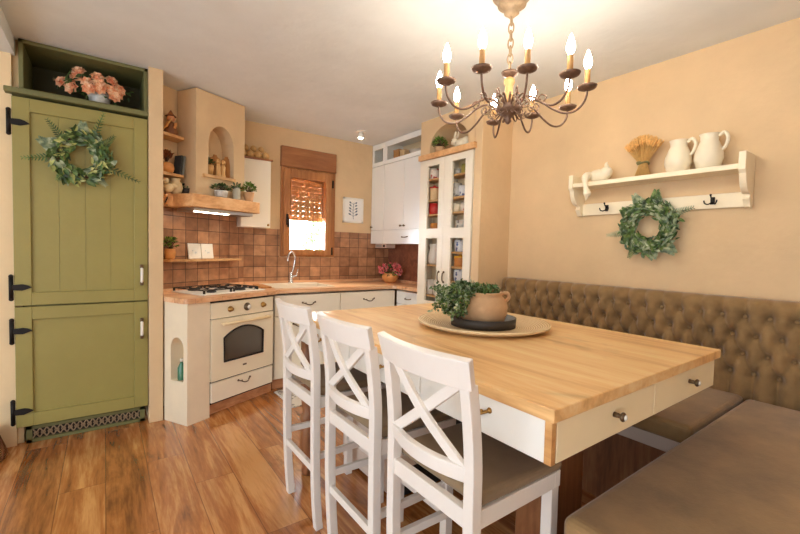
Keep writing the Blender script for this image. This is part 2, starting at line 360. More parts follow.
WM = {}                                   # world matrix of every empty / part, so geometry can be given in world coordinates
def R3(z): return Matrix.Rotation(z, 4, 'Z')
def tag(o, label=None, cat=None, group=None, kind=None):
    if label: o['label'] = label
    if cat: o['category'] = cat
    if group: o['group'] = group
    if kind: o['kind'] = kind
    return o
def thing(name, label, cat, loc=(0, 0, 0), rz=0.0, group=None):
    o = bpy.data.objects.new(name, None); COL.objects.link(o); o.empty_display_size = 0.1
    o.location = loc; o.rotation_euler = (0, 0, rz); WM[o.name] = Matrix.Translation(loc) @ R3(rz)
    return tag(o, label, cat, group)
def obj(name, mb, mat, parent=None, label=None, bevel=0.0, seg=2, local=False, weld=False, subsurf=0):
    """link MB (world coordinates, or parent coordinates when local) as ONE mesh object"""
    me = bpy.data.meshes.new(name)
    W = WM[parent.name] if parent is not None else None
    inv = W.inverted() if (W is not None and not local) else None
    me.from_pydata([tuple(inv @ v) if inv is not None else tuple(v) for v in mb.v], [], mb.f)
    me.polygons.foreach_set('use_smooth', mb.sm)
    if mb.uv:
        ul = me.uv_layers.new(name='UVMap')
        for fi, uvs in mb.uv.items():
            for k, li in enumerate(me.polygons[fi].loop_indices): ul.data[li].uv = uvs[k]
    bm = bmesh.new(); bm.from_mesh(me)
    if weld: bmesh.ops.remove_doubles(bm, verts=bm.verts, dist=1e-5)
    bmesh.ops.recalc_face_normals(bm, faces=bm.faces); bm.to_mesh(me); bm.free()
    me.update()
    for m in (mat if isinstance(mat, (list, tuple)) else [mat]): me.materials.append(m)
    o = bpy.data.objects.new(name, me); COL.objects.link(o)
    if parent is not None: o.parent = parent
    WM[o.name] = W if W is not None else Matrix.Identity(4)
    if bevel:
        b = o.modifiers.new('bevel', 'BEVEL'); b.width = bevel; b.segments = seg; b.limit_method = 'ANGLE'; b.angle_limit = radians(40)
        b.harden_normals = False
    if subsurf:
        m_ = o.modifiers.new('sub', 'SUBSURF'); m_.levels = subsurf; m_.render_levels = subsurf
    if label: o['label'] = label
    return o
def one(name, mb, mat, label, cat, loc, group=None, bevel=0.0, seg=2, rz=0.0):
    """a thing that is a single mesh, its origin at LOC; MB in world coordinates"""
    W = Matrix.Translation(loc) @ R3(rz); inv = W.inverted(); mb.v = [inv @ v for v in mb.v]
    o = obj(name, mb, mat, None, bevel=bevel, seg=seg); o.location = loc; o.rotation_euler = (0, 0, rz); WM[o.name] = W
    return tag(o, label, cat, group)
def struct(name, mb, mat, label, cat='wall', bevel=0.0):
    return tag(obj(name, mb, mat, None, bevel=bevel), label, cat, None, 'structure')
def kids(o): return [c for c in list(SC.objects) if c.parent is o]
def dup(root, loc, rz=0.0, label=None):
    def cp(o, par):
        c = o.copy(); COL.objects.link(c)
        if par is not None: c.parent = par
        for k in kids(o): cp(k, c)
        return c
    r = cp(root, None); r.location = loc; r.rotation_euler = (0, 0, rz)
    if label: r['label'] = label
    return r

def arch_panel(mb, f, s0, s1, z0, z1, a0, a1, zb, zs, zt, depth, n=14):
    """plate f(s,d,z) at d=0 with an arched recess from sill zb, springing zs, crown zt"""
    def q(*p): mb.F([mb.P(f(*x)) for x in p])
    c = (a0 + a1) / 2; h = (a1 - a0) / 2
    arc = [(c - h * cos(pi * k / n), zs + (zt - zs) * sin(pi * k / n)) for k in range(n + 1)]
    q((s0, 0, z0), (a0, 0, z0), (a0, 0, zs), (s0, 0, zs)); q((s0, 0, zs), (a0, 0, zs), (a0, 0, z1), (s0, 0, z1))
    q((a1, 0, z0), (s1, 0, z0), (s1, 0, zs), (a1, 0, zs)); q((a1, 0, zs), (s1, 0, zs), (s1, 0, z1), (a1, 0, z1))
    if zb > z0 + 1e-6: q((a0, 0, z0), (a1, 0, z0), (a1, 0, zb), (a0, 0, zb))
    for k in range(n):
        (p, r), (p2, r2) = arc[k], arc[k + 1]
        q((p, 0, r), (p2, 0, r2), (p2, 0, z1), (p, 0, z1)); q((p, 0, r), (p2, 0, r2), (p2, depth, r2), (p, depth, r))
    q((a0, 0, zb), (a0, depth, zb), (a0, depth, zs), (a0, 0, zs)); q((a1, 0, zb), (a1, depth, zb), (a1, depth, zs), (a1, 0, zs))
    q((a0, 0, zb), (a1, 0, zb), (a1, depth, zb), (a0, depth, zb))
    mb.F([mb.P(f(p, depth, r)) for p, r in [(a0, zb)] + arc + [(a1, zb)]])
    return mb
def spline(pts, n=6):
    """Catmull-Rom through pts"""
    pts = [Vector(p) for p in pts]; out = []
    for k in range(len(pts) - 1):
        p0 = pts[max(k - 1, 0)]; p1 = pts[k]; p2 = pts[k + 1]; p3 = pts[min(k + 2, len(pts) - 1)]
        for j in range(n):
            t = j / n; out.append(0.5 * ((2 * p1) + (p2 - p0) * t + (2 * p0 - 5 * p1 + 4 * p2 - p3) * t * t + (3 * p1 - p0 - 3 * p2 + p3) * t ** 3))
    out.append(pts[-1]); return out
def rnd(a, b): return random.uniform(a, b)
def rdir():
    while True:
        v = Vector((rnd(-1, 1), rnd(-1, 1), rnd(-1, 1)))
        if 0.1 < v.length < 1: return v.normalized()

# diagonal (stove) frame: s along the stove front, d into the corner
DG = radians(25.0); U = Vector((cos(DG), sin(DG), 0)); N = Vector((-sin(DG), cos(DG), 0))
def fr(o, ang=DG):
    u = Vector((cos(ang), sin(ang), 0)); n = Vector((-sin(ang), cos(ang), 0)); o = Vector((o[0], o[1], 0))
    return lambda s, d, z: o + u * s + n * d + Vector((0, 0, z))
def frM(o, ang=DG): return Matrix.Translation((o[0], o[1], 0)) @ R3(ang)
CO = (0.455, 3.057)          # stove column corner
CH = (0.565, 3.425)          # chimney front-left corner
WO, WA = (0.33, 3.53), radians(33.2)   # diagonal tiled wall

# ================================================================== SETTING
ZC = 2.437
struct('floor', MB().box((-2.6, -2.2, -0.06), (2.96, 4.22, 0.0)), M['floor'], 'honey oak plank floor with dark knots', 'floor')
struct('ceiling', MB().box((-0.42, -5.0, ZC), (2.96, 4.22, ZC + 0.12)), M['ceiling'], 'pale plastered ceiling above the whole kitchen, with an added sun-blocking eave behind', 'ceiling')  # runs on past the rear wall as an added, unseen eave against the sun
struct('trim_1', MB().box((-2.75, -5.0, 2.34), (-0.42, 4.22, ZC + 0.12)), M['ceiling'], 'lowered pale ceiling edge at the upper left corner, with an added overhang behind', 'ceiling edge')  # rear overhang is added too, keeping sun out of the rear opening
struct('wall_left', MB().box((-2.6, 3.312, 0), (-0.435, 3.5, 2.34)).box((-0.435, 3.345, 0), (-0.405, 3.5, 2.34)).box((-0.4195, 3.345, 2.34), (-0.405, 3.5, ZC)), M['plaster_pale'], 'warm plaster wall left of the green fridge cabinet')
struct('wall_column', MB().box((0.247, 3.252, 0), (0.333, 3.56, ZC)), M['plaster'], 'narrow ochre plaster pier right of the green cabinet', 'pier', bevel=0.004)
wb = MB()
WX0, WX1, WZ0, WZ1 = 1.43, 2.03, 1.15, 2.255
wb.box((-0.5, 4.02, 0), (WX0, 4.22, ZC)); wb.box((WX1, 4.02, 0), (2.96, 4.22, ZC))
wb.box((WX0, 4.02, 0), (WX1, 4.22, WZ0)); wb.box((WX0, 4.02, WZ1), (WX1, 4.22, ZC))
struct('wall_back', wb, M['plaster'], 'ochre plaster wall around the small kitchen window')
f = fr(WO, WA)
wd = MB(); L_ = 0.895
wd.prism([tuple(f(0, 0, 0).xy), tuple(f(L_, 0, 0).xy), (1.08, 4.1), (0.25, 4.1), (0.25, 3.53)], 0, ZC)
struct('wall_diagonal', wd, M['plaster'], 'diagonal plaster wall in the hob corner')
struct('wall_right', MB().box((2.76, -2.2, 0), (2.96, 4.22, ZC)), M['plaster'], 'warm peach plaster wall above the tufted bench')
wl = MB().box((-2.75, -2.35, 0), (-2.6, -1.7, ZC)).box((-2.75, 2.2, 0), (-2.6, 3.5, ZC)).box((-2.75, -1.7, 2.25), (-2.6, 2.2, ZC)).box((-2.75, -1.7, 0), (-2.6, 2.2, .12))
struct('wall_side', wl, M['plaster_pale'], 'side wall with the large window opening left of the viewpoint')
struct('wall_rear', MB().box((-2.6, -2.35, 0), (-2.3, -2.2, ZC)).box((-.8, -2.35, 0), (2.96, -2.2, ZC)).box((-2.3, -2.35, 2.25), (-.8, -2.2, ZC)).box((-2.3, -2.35, 0), (-.8, -2.2, .12)), M['plaster'], 'plaster wall behind the viewpoint with an opening added for fill daylight')  # unseen opening, added to bring more daylight onto the kitchen fronts
struct('wall_pillar', MB().box((2.40, 2.23, 0), (2.76, 2.312, ZC)), M['plaster'], 'plaster pier between the glazed cabinet and the bench', 'pier', bevel=0.004)
nb = MB()
arch_panel(nb, lambda s, d, z: (2.40 + d, s, z), 2.312, 3.0, 2.122, ZC, 2.385, 2.872, 2.124, 2.17, 2.35, 0.24, 18)
nb.box((2.402, 2.985, 2.122), (2.755, 3.0, ZC)); nb.box((2.41, 2.312, 2.118), (2.755, 2.985, 2.123))
struct('wall_niche', nb, M['plaster'], 'plaster wall with arched niche above the glazed cabinet')
# chimney breast above the hood
cm = MB(); fc = fr(CH)
arch_panel(cm, fc, 0.0, 0.448, 1.626, ZC - 0.006, 0.104, 0.34, 1.80, 2.03, 2.2, 0.15, 16)
ch_r = fc(0.448, 0, 0); ch_b = Vector((0.97 - 0.02, 3.92, 0)); ch_l = Vector((0.465, 3.61, 0))
for a, b in ((fc(0, 0, 0), ch_l), (ch_r, ch_b)):
    cm.F([cm.P((a.x, a.y, 1.626)), cm.P((b.x, b.y, 1.626)), cm.P((b.x, b.y, ZC - 0.006)), cm.P((a.x, a.y, ZC - 0.006))])
struct('wall_chimney', cm, M['plaster'], 'ochre plaster chimney breast with arched niche above the hob', 'chimney breast')
# tiles
def tilepanel(name, f, s0, s1, z0, z1, label, holes=None):
    mb = MB(); rects = holes or [(s0, s1, z0, z1)]
    for a, b, c, d in rects: mb.quad_uv([f(a, 0, c), f(b, 0, c), f(b, 0, d), f(a, 0, d)], [(a, c), (b, c), (b, d), (a, d)])
    o = obj(name, mb, M['tile']); m = o.modifiers.new('thick', 'SOLIDIFY'); m.thickness = 0.006; m.offset = 0
    return tag(o, label, 'wall tiles', None, 'structure')
ft = fr((f(0, 0, 0) - Vector((-sin(WA), cos(WA), 0)) * 0.004).xy, WA)
tilepanel('wall_tiles_diagonal', ft, 0.02, 0.888, 0.905, 1.58, 'square brown tiles behind the gas hob')
bt = lambda s, d, z: Vector((s, 4.016 + d, z))
tilepanel('wall_tiles_back', bt, 0, 0, 0, 0, 'square brown tiles around and below the window', [(1.075, WX0 - 0.005, 0.905, 1.425), (WX0 - 0.005, WX1 + 0.005, 0.905, WZ0 - 0.005), (WX1 + 0.005, 2.757, 0.905, 1.43)])
rt = lambda s, d, z: Vector((2.756 - d, s, z))
o = tilepanel('wall_tiles_side', rt, 3.0, 4.014, 0.905, 1.42, 'reddish brown side splashback behind the pink flowers')
o.data.materials[0] = M['darkpanel']

# ------------------------------------------------------------------ window
w1 = thing('window_1', 'orange brown wooden window with half lowered shutter', 'window', (1.73, 4.02, WZ0)); w1['kind'] = 'structure'
obj('shutter_box', MB().box((1.425, 3.985, 2.055), (2.032, 4.2, 2.258)), M['orangewood_x'], w1, bevel=0.006)
fm = MB()
fm.box((1.43, 4.0, 1.152), (1.475, 4.15, 2.055)); fm.box((1.985, 4.0, 1.152), (2.03, 4.15, 2.055)); fm.box((1.475, 4.0, 1.152), (1.985, 4.15, 1.19)); fm.box((1.475, 4.0, 2.015), (1.985, 4.15, 2.055))
obj('window_frame', fm, M['orangewood'], w1, bevel=0.004)
sm = MB()
sm.box((1.452, 3.975, 1.172), (1.522, 4.06, 2.035)); sm.box((1.908, 3.975, 1.172), (1.978, 4.06, 2.035)); sm.box((1.522, 3.975, 1.172), (1.908, 4.06, 1.228)); sm.box((1.522, 3.975, 1.948), (1.908, 4.06, 2.035))
sash = obj('window_sash', sm, M['orangewood'], w1, bevel=0.006)
obj('pane', MB().box((1.518, 4.02, 1.224), (1.912, 4.028, 1.952)), M['glass'], sash)
hd = MB().box((1.476, 3.962, 1.47), (1.496, 3.976, 1.58)); hd.bar((1.486, 3.955, 1.535), (1.486, 3.94, 1.45), 0.016, 0.012, (1, 0, 0)); hd.cyl((1.486, 3.975, 1.535), (1.486, 3.945, 1.535), 0.009)
obj('handle', hd, M['iron'], sash, label='dark window handle')
for z in (1.215, 1.93):
    hg = MB().cyl((1.985, 3.97, z - 0.04), (1.985, 3.97, z + 0.04), 0.009); obj('hinge', hg, M['iron'], sash)
sl = MB()
for k in range(9):
    z = 1.53 + k * 0.052; sl.box((1.48, 4.115, z), (1.98, 4.13, z + 0.050))
    [sl.box((1.48 + .0625 * j, 4.118, z + 0.050), (1.48 + .0625 * j + (.05 if j % 3 else .035), 4.127, z + 0.052)) for j in range(8) if (k * 5 + j * 3) % 11 < 10]
obj('roller_shutter', sl, M['slat'], w1)
# outdoors beyond the pane
struct('ground', MB().box((-6, 4.3, 0.2), (10, 14, 0.6)), M['exterior'], 'pale paving outside the window', 'ground')
one('garden_wall', MB().box((-3, 9.0, 0.6), (9, 9.15, 2.9)), M['exterior'], 'white garden wall seen through the lower window pane', 'wall', (3, 9, 0.6))
sh = MB()
bc = Vector((3.3, 7.0, 0))
for k in range(700):
    d = rdir(); r = rnd(0.5, 1.0); c = Vector((bc.x + d.x * 0.42 * r, bc.y + d.y * 0.4 * r, 1.2 + d.z * 0.62 * r))
    sh.leaf(c, d + Vector((0, 0, .3)), rdir(), rnd(.1, .16), rnd(.05, .08))
sr = thing('garden_shrub', 'leafy green shrub outside, seen through the window', 'shrub', (bc.x, bc.y, 0.6))
obj('foliage', sh, M['leafdeep'], sr); st = MB()
for k in range(5): st.tube([(bc.x, bc.y, 0.6), (bc.x + rnd(-.2, .2), bc.y + rnd(-.2, .2), 1.2)], [0.02, 0.008], 6)
obj('stem', st, M['twig'], sr)

# ================================================================== GREEN FRIDGE CABINET
FY = 3.29
g = thing('fridge_cabinet', 'tall olive green fridge cabinet with two panelled doors and black hinges', 'cabinet', (-0.09, 3.55, 0))
cb = MB(); x0, x1 = -0.40, 0.244
cb.box((x0, 3.32, 0.115), (x0 + .02, 3.9, 2.1)); cb.box((x1 - .02, 3.32, 0.115), (x1, 3.9, 2.1)); cb.box((x0, 3.32, 0.1), (x1, 3.9, 0.118)); cb.box((x0, 3.86, .115), (x1, 3.88, 2.1)); cb.box((x0 - .0, 3.31, 0.112), (x1, 3.325, 2.1))
obj('carcass', cb, M['green_dark'], g, bevel=0.002)
tn = MB(); xa, xb = -0.402, 0.2455
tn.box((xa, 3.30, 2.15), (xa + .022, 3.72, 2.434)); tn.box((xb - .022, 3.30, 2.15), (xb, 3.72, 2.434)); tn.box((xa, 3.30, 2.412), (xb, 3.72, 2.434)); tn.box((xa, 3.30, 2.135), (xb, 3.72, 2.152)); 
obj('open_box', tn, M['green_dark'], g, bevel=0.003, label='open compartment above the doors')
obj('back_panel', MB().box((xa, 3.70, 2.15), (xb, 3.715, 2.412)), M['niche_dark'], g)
obj('ledge', MB().box((-0.462, 3.255, 2.106), (0.246, 3.45, 2.136)), M['green_dark'], g, bevel=0.004)
def shaker(name, x0, x1, z0, z1, boards, stile=0.078):
    d = MB(); y0, y1 = FY - 0.012, FY + 0.018
    d.box((x0, y0, z0), (x0 + stile, y1, z1)); d.box((x1 - stile, y0, z0), (x1, y1, z1)); d.box((x0 + stile, y0, z0), (x1 - stile, y1, z0 + stile)); d.box((x0 + stile, y0, z1 - stile), (x1 - stile, y1, z1))
    o = obj(name, d, M['green'], g, bevel=0.003)
    p = MB(); n = boards; w = (x1 - x0 - 2 * stile) / n
    for k in range(n): p.box((x0 + stile + k * w + (.0007 if k else 0), FY + 0.004, z0 + stile), (x0 + stile + (k + 1) * w - (.0007 if k < n - 1 else 0), FY + 0.017, z1 - stile))
    obj('panel', p, M['green'], o)
    return o
du = shaker('door', -0.432, 0.243, 0.858, 2.09, 4); dl = shaker('door', -0.432, 0.243, 0.118, 0.85, 1)
def hinge(par, z):
    h = MB().cyl((-0.445, 3.277, z - .064), (-0.445, 3.277, z + .064), 0.011, seg=10); h.ball((-0.445, 3.277, z + .068), .012, 8, 6); h.ball((-0.445, 3.277, z - .068), .012, 8, 6)
    h.prism([(-0.445, z - .014), (-0.395, z - .018), (-0.375, z - .010), (-0.352, z), (-0.375, z + .014), (-0.395, z + .02), (-0.445, z + .016)], 3.268, 3.279, lambda a, b, c: (a, c, b))
    obj('hinge', h, M['iron'], par, label='black iron strap hinge')
for z in (1.94, 0.968): hinge(du, z)
for z in (0.706, 0.215): hinge(dl, z)
for par, z in ((du, 1.034), (dl, 0.668)):
    h = MB().tube(spline([(0.206, 3.278, z + .052), (0.206, 3.25, z + .04), (0.206, 3.244, z), (0.206, 3.25, z - .04), (0.206, 3.278, z - .052)], 5), [0.009] * 21, 10)
    ho = obj('handle', h, M['porcelain'], par, label='white porcelain bar handle')
    for s_ in (1, -1):
        e_ = MB().box((0.196, 3.25, z + s_ * .058 - .013), (0.216, 3.279, z + s_ * .058 + .013)); obj('mount', e_, M['antique'], ho, bevel=.004)
gr = MB(); gx0, gx1, gz0, gz1 = -0.393, 0.226, 0.002, 0.104
gr.box((gx0, 3.312, gz0), (gx1, 3.33, gz0 + .02)); gr.box((gx0, 3.312, gz1 - .02), (gx1, 3.33, gz1)); gr.box((gx0, 3.312, gz0), (gx0 + .028, 3.33, gz1)); gr.box((gx1 - .028, 3.312, gz0), (gx1, 3.33, gz1))
go = obj('vent_grille', gr, M['green_dark'], g, label='low vent grille with pierced pattern')
obj('backing', MB().box((gx0 + .01, 3.334, gz0 + .002), (gx1 - .01, 3.34, gz1)), M['dark'], go)
lt = MB(); n = 17
for k in range(n):
    cx = gx0 + .03 + (k + .5) * (gx1 - gx0 - .06) / n; cz = (gz0 + gz1) / 2; w = (gx1 - gx0 - .06) / n / 2
    for a, b in (((-w, -.03), (0, 0)), ((0, 0), (w, .03)), ((-w, .03), (0, 0)), ((0, 0), (w, -.03))):
        lt.bar((cx + a[0], 3.322, cz + a[1]), (cx + b[0], 3.322, cz + b[1]), 0.006, 0.006, (0, 1, 0))
    lt.tube([(cx + .010 * cos(t * pi / 4), 3.320, cz + .010 * sin(t * pi / 4)) for t in range(8)], 0.003, 5, closed=True)
obj('lattice', lt, M['gildcream'], go)

# wreath helper ---------------------------------------------------------------
def ring_wreath(name, label, c, ax, R_, r_, axis, mats, grp=None, n=420, outs=(), ls=1.0):
    """c centre, axis 'y' (hangs on a -y facing door) or 'x' (on a -x facing wall)"""
    def W(a, b, o): return Vector((c[0] + a, c[1] - o, c[2] + b)) if axis == 'y' else Vector((c[0] - o, c[1] - a, c[2] + b))
    o = thing(name, label, 'wreath', c)
    rg = MB()
    for q in range(3): rg.tube([W((R_ + .012 * cos(t * .9 + q * 2)) * cos(2 * pi * t / 32), (R_ + .012 * cos(t * .9 + q * 2)) * sin(2 * pi * t / 32), .02 + .008 * sin(t * .9 + q * 2)) for t in range(32)], 0.006, 5, closed=True)
    obj('ring', rg, M['twig'], o)
    bs = [MB() for _ in mats]
    for k in range(n):
        t = rnd(0, 2 * pi); ph = rnd(0, 2 * pi); rr = r_ * sqrt(rnd(.05, 1))
        a = (R_ + rr * cos(ph)) * cos(t); b = (R_ + rr * cos(ph)) * sin(t); off = .022 + abs(rr * sin(ph)) * .7
        tang = W(-sin(t), cos(t), 0) - W(0, 0, 0); out = W(cos(t), sin(t), 0) - W(0, 0, 0); fwd = W(0, 0, 1) - W(0, 0, 0)
        d = tang * rnd(.4, 1.1) * (1 if rnd(0, 1) < .8 else -1) + out * rnd(-.4, .9) + fwd * rnd(.0, .5)
        i = min(int(rnd(0, len(mats))), len(mats) - 1)
        bs[i].leaf(W(a, b, off), d, fwd + rdir() * .6, rnd(.035, .065) * (R_ / .1) ** .4 * ls, rnd(.012, .03) * ls)
    for (t, ln, curve, i, fine) in outs:           # sprigs that reach beyond the ring
        p = W(R_ * cos(t), R_ * sin(t), .03); out = W(cos(t + curve), sin(t + curve), .12) - W(0, 0, 0); side = W(-sin(t + curve), cos(t + curve), 0) - W(0, 0, 0)
        pts = [p + out * ln * q / 10 for q in range(11)]; bs[i].tube(pts, [.0025] * 11, 4)
        for q in range(1, 11):
            for sgn in (1, -1):
                L = (.05 if not fine else .035) * (1.15 - q / 14)
                bs[i].leaf(pts[q], out * .8 + side * sgn, W(0, 0, 1) - W(0, 0, 0) + rdir() * .3, L, L * (.45 if not fine else .3))
    for b, m in zip(bs, mats):
        q = obj('leaves', b, m, o)
    return o
ring_wreath('leaf_wreath', 'green leafy wreath hanging on the upper green door', (-0.112, 3.277, 1.775), 'y', 0.112, 0.05, 'y', [M['leaf'], M['leafgrey'], M['leafdeep'], M['leaf'], M['leafdeep'], M['leafyellow']], n=300,
            outs=[(pi * 1.03, .16, .12, 0, True), (-.28, .21, -.15, 2, True), (1.1, .2, .15, 0, True), (2.3, .14, -.1, 2, True), (-2.3, .08, .2, 0, True), (1.5, .1, .05, 1, False), (2.6, .08, .4, 1, False), (.6, .12, .3, 0, True), (-1.0, .09, .2, 1, True), (2.9, .1, -.3, 1, False)])
# bouquet in the open box
bq = thing('rose_bouquet', 'peach artificial roses in a crinkled silver pot atop the green cabinet', 'flowers', (-0.035, 3.43, 2.154))
pp = MB(); prof = [(.040, 0), (.05, .01), (.062, .05), (.07, .085), (.066, .085), (.055, .06)]
pp.lathe(prof, (-0.02, 3.42, 2.154), 22)
obj('pot', pp, M['silverpot'], bq)
def rose(mb, c, r, d):
    q = d.to_track_quat('Z', 'Y').to_matrix()
    mb.ball(c, r * .55, 8, 6)
    for ring_, (n, tilt, L) in enumerate(((5, .25, 1.0), (6, .7, 1.1), (7, 1.15, 1.15))):
        for k in range(n):
            a = 2 * pi * k / n + ring_; v = q @ Vector((cos(a) * sin(tilt), sin(a) * sin(tilt), cos(tilt)))
            nn = q @ Vector((-cos(a) * cos(tilt), -sin(a) * cos(tilt), sin(tilt))); mb.leaf(c - d * r * .3 + v * r * .15, v, nn, r * L, r * 1.1, .22)
fl = MB(); lv = MB()
RS = [(-.215, 2.265, .02), (-.165, 2.235, .0), (-.128, 2.355, .03), (-.14, 2.31, .02), (-.085, 2.285, -.02), (-.075, 2.235, -.05), (-.03, 2.335, .0), (-.02, 2.285, -.03), (.045, 2.335, .02), (.075, 2.25, .0), (.09, 2.285, .01), (.06, 2.225, -.03), (-.02, 2.25, -.04), (.035, 2.265, -.02)]
for x, z, dy in RS:
    c = Vector((x, 3.39 + dy, z)); d = (c - Vector((-.04, 3.46, 2.19))).normalized(); rose(fl, c, rnd(.031, .037), (d + Vector((0, -.8, 0))).normalized())
    lv.tube([(-.02, 3.42, 2.225), c - d * .02], .003, 4)
for k in range(110):
    a = rnd(0, pi * 2); c = Vector((-.05 + cos(a) * rnd(.05, .2), 3.42 + rnd(-.05, .05), 2.265 + sin(a) * rnd(.02, .085))); lv.leaf(c, rdir(), rdir(), rnd(.03, .05), rnd(.015, .025))
obj('roses', fl, M['rose'], bq); obj('leaves', lv, M['leafdeep'], bq)

# ================================================================== STOVE CORNER
f = fr(CO)
col = thing('stove_side_column', 'cream plaster column with arched niche at the left end of the worktop', 'column', tuple(f(.09, .1, 0)))
cl = MB()
LL = Vector((0.341, 3.262, 0)); C0 = f(0, 0, 0); dv = (LL - C0); ln = dv.length; dv.normalize(); nv = Vector((-dv.y, dv.x, 0)) * -1
# left face frame: s along C0->LL, d into the column
if nv.dot(U) < 0: nv = -nv
fl_ = lambda s, d, z: C0 + dv * s + nv * d + Vector((0, 0, z))
arch_panel(cl, fl_, 0, ln, 0, 0.844, 0.038, 0.168, 0.30, 0.53, 0.605, 0.12, 12)
for poly in ([(f(0, 0, 0)), f(.172, 0, 0)], [f(.172, 0, 0), f(.172, .2, 0)], [f(.172, .2, 0), LL]):
    a, b = poly; cl.F([cl.P((a.x, a.y, 0)), cl.P((b.x, b.y, 0)), cl.P((b.x, b.y, .844)), cl.P((a.x, a.y, .844))])
cl.F([cl.P((p.x, p.y, .844)) for p in (C0, f(.172, 0, 0), f(.172, .2, 0), LL)])
obj('column_body', cl, M['column'], col)
b0 = fl_(0.10, 0.032, 0.302)
bo = MB().lathe([(.023, 0), (.025, .01), (.025, .085), (.012, .112), (.009, .125), (.011, .128)], tuple(b0), 14)
bt_ = thing('bottle', 'small green bottle in the arched niche of the stove column', 'bottle', tuple(b0))
obj('glass_body', bo, M['bottle'], bt_); obj('cap', MB().cyl(b0 + Vector((0, 0, .129)), b0 + Vector((0, 0, .148)), .011), M['porcelain'], bt_)

T = frM(CO)
ov = thing('oven', 'cream retro built-in oven below the gas hob', 'oven', tuple(f(.47, .25, .251)))
obj('body', MB(T).box((.182, .02, .25), (.763, .45, .828)), M['dark'], ov)
cp_ = obj('control_panel', MB(T).box((.18, -.004, .714), (.765, .02, .829)), M['cream_enamel'], ov, bevel=0.003)
def knob(s, z, mat, par, r=.02):
    k = MB(T); k.lathe([(r * 1.15, 0), (r * 1.15, .004), (r * .8, .008), (r * .72, .026), (0.002, .028)], (0, 0, 0), 18, caps=True)
    Rm = T @ Matrix.Translation((s, -.004, z)) @ Matrix.Rotation(pi / 2, 4, 'X'); Ti = T.inverted(); k.v = [Rm @ (Ti @ v) for v in k.v]
    return obj('knob', k, mat, par)
knob(.34, .773, M['brass'], cp_); knob(.655, .773, M['brass'], cp_)
ck = knob(.495, .775, M['antique'], cp_, .027); 
cf = MB(T); Rm = T @ Matrix.Translation((.495, -.03, .775)) @ Matrix.Rotation(pi / 2, 4, 'X'); cf.lathe([(.017, 0), (.017, .003), (.001, .004)], (0, 0, 0), 18); Ti = T.inverted(); cf.v = [Rm @ (Ti @ v) for v in cf.v]
obj('clock_face', cf, M['porcelain'], ck, label='round clock face in the control panel')
dr = MB(T)
s0, s1, z0, z1 = .18, .765, .256, .708; a0, a1, zb, zs, zt = .285, .655, .385, .565, .63
def q(*p): dr.F([dr.P((x, -.008, z)) for x, z in p])
c_ = (a0 + a1) / 2; h_ = (a1 - a0) / 2; n = 14
arc = [(a0 + (a1 - a0) * k / n, zs + (zt - zs) * sqrt(max(0, 1 - ((a0 + (a1 - a0) * k / n - c_) / h_) ** 2 * .999)) * (1 if 0 < k < n else 0)) for k in range(n + 1)]
arc = [(x, zs + (zt - zs) * (1 - ((x - c_) / h_) ** 2)) for x, _ in arc]
q((s0, z0), (a0, z0), (a0, zs), (s0, zs)); q((s0, zs), (a0, zs), (a0, z1), (s0, z1)); q((a1, z0), (s1, z0), (s1, zs), (a1, zs)); q((a1, zs), (s1, zs), (s1, z1), (a1, z1)); q((a0, z0), (a1, z0), (a1, zb), (a0, zb))
for k in range(n): q(arc[k], arc[k + 1], (arc[k + 1][0], z1), (arc[k][0], z1))
dr.box((s0, -.0075, z0), (s1, .018, z0 + .01)); dr.box((s0, -.0075, z1 - .01), (s1, .018, z1)); dr.box((s0, -.0075, z0), (s0 + .01, .018, z1)); dr.box((s1 - .01, -.0075, z0), (s1, .018, z1))
do = obj('door', dr, M['cream_enamel'], ov)
loop = [(a0, zb)] + arc + [(a1, zb)]
wr = MB(T); wr.tube([(x, -.010, z) for x, z in loop], .007, 6, closed=True); obj('window_rim', wr, M['iron'], do)
wg = MB(T); wg.F([wg.P((x, -.004, z)) for x, z in loop]); wo = obj('oven_window', wg, M['ovenglass'], do)
hb = MB(T); hb.cyl((.255, -.045, .672), (.70, -.045, .672), .011, seg=12); hb.box((.262, -.045, .664), (.278, -.006, .68)); hb.box((.677, -.045, .664), (.693, -.006, .68)); obj('handle', hb, M['handlecream'], do)
em = MB(T); em.box((.455, -.011, .318), (.49, -.007, .330)); obj('emblem', em, M['antique'], do)

uc = thing('oven_drawer_cabinet', 'cream drawer unit under the retro oven, with wood plinth', 'cabinet', tuple(f(.47, .25, 0)))
obj('carcass', MB(T).box((.18, .012, .085), (.765, .45, .249)), M['dark'], uc)
dw = obj('drawer', MB(T).box((.181, -.008, .1), (.764, .012, .245)), M['cream'], uc, bevel=0.003)
def bow(T_, s, y, z, w=.09, mat='antique'):
    m = MB(T_); m.tube(spline([(s - w / 2, y + .004, z + .008), (s - w / 3, y - .014, z + .002), (s - w * .15, y - .024, z - .008), (s, y - .026, z - .01), (s + w * .15, y - .024, z - .008), (s + w / 3, y - .014, z + .002), (s + w / 2, y + .004, z + .008)], 4), .0045, 8)
    for k in (-1, 1): m.lathe([(.011, 0), (.009, .004), (.002, .006)], (0, 0, 0), 10) if False else m.ball((s + k * w / 2, y, z + .01), .009, 8, 6); m.ball((s + k * w * .3, y - .016, z + .006), .006, 8, 6)
    return m
obj('handle', bow(T, .47, -.008, .20, .11), M['antique'], dw)
obj('plinth', MB(T).box((.185, .045, 0), (.80, .062, .085)), M['plinth'], uc)

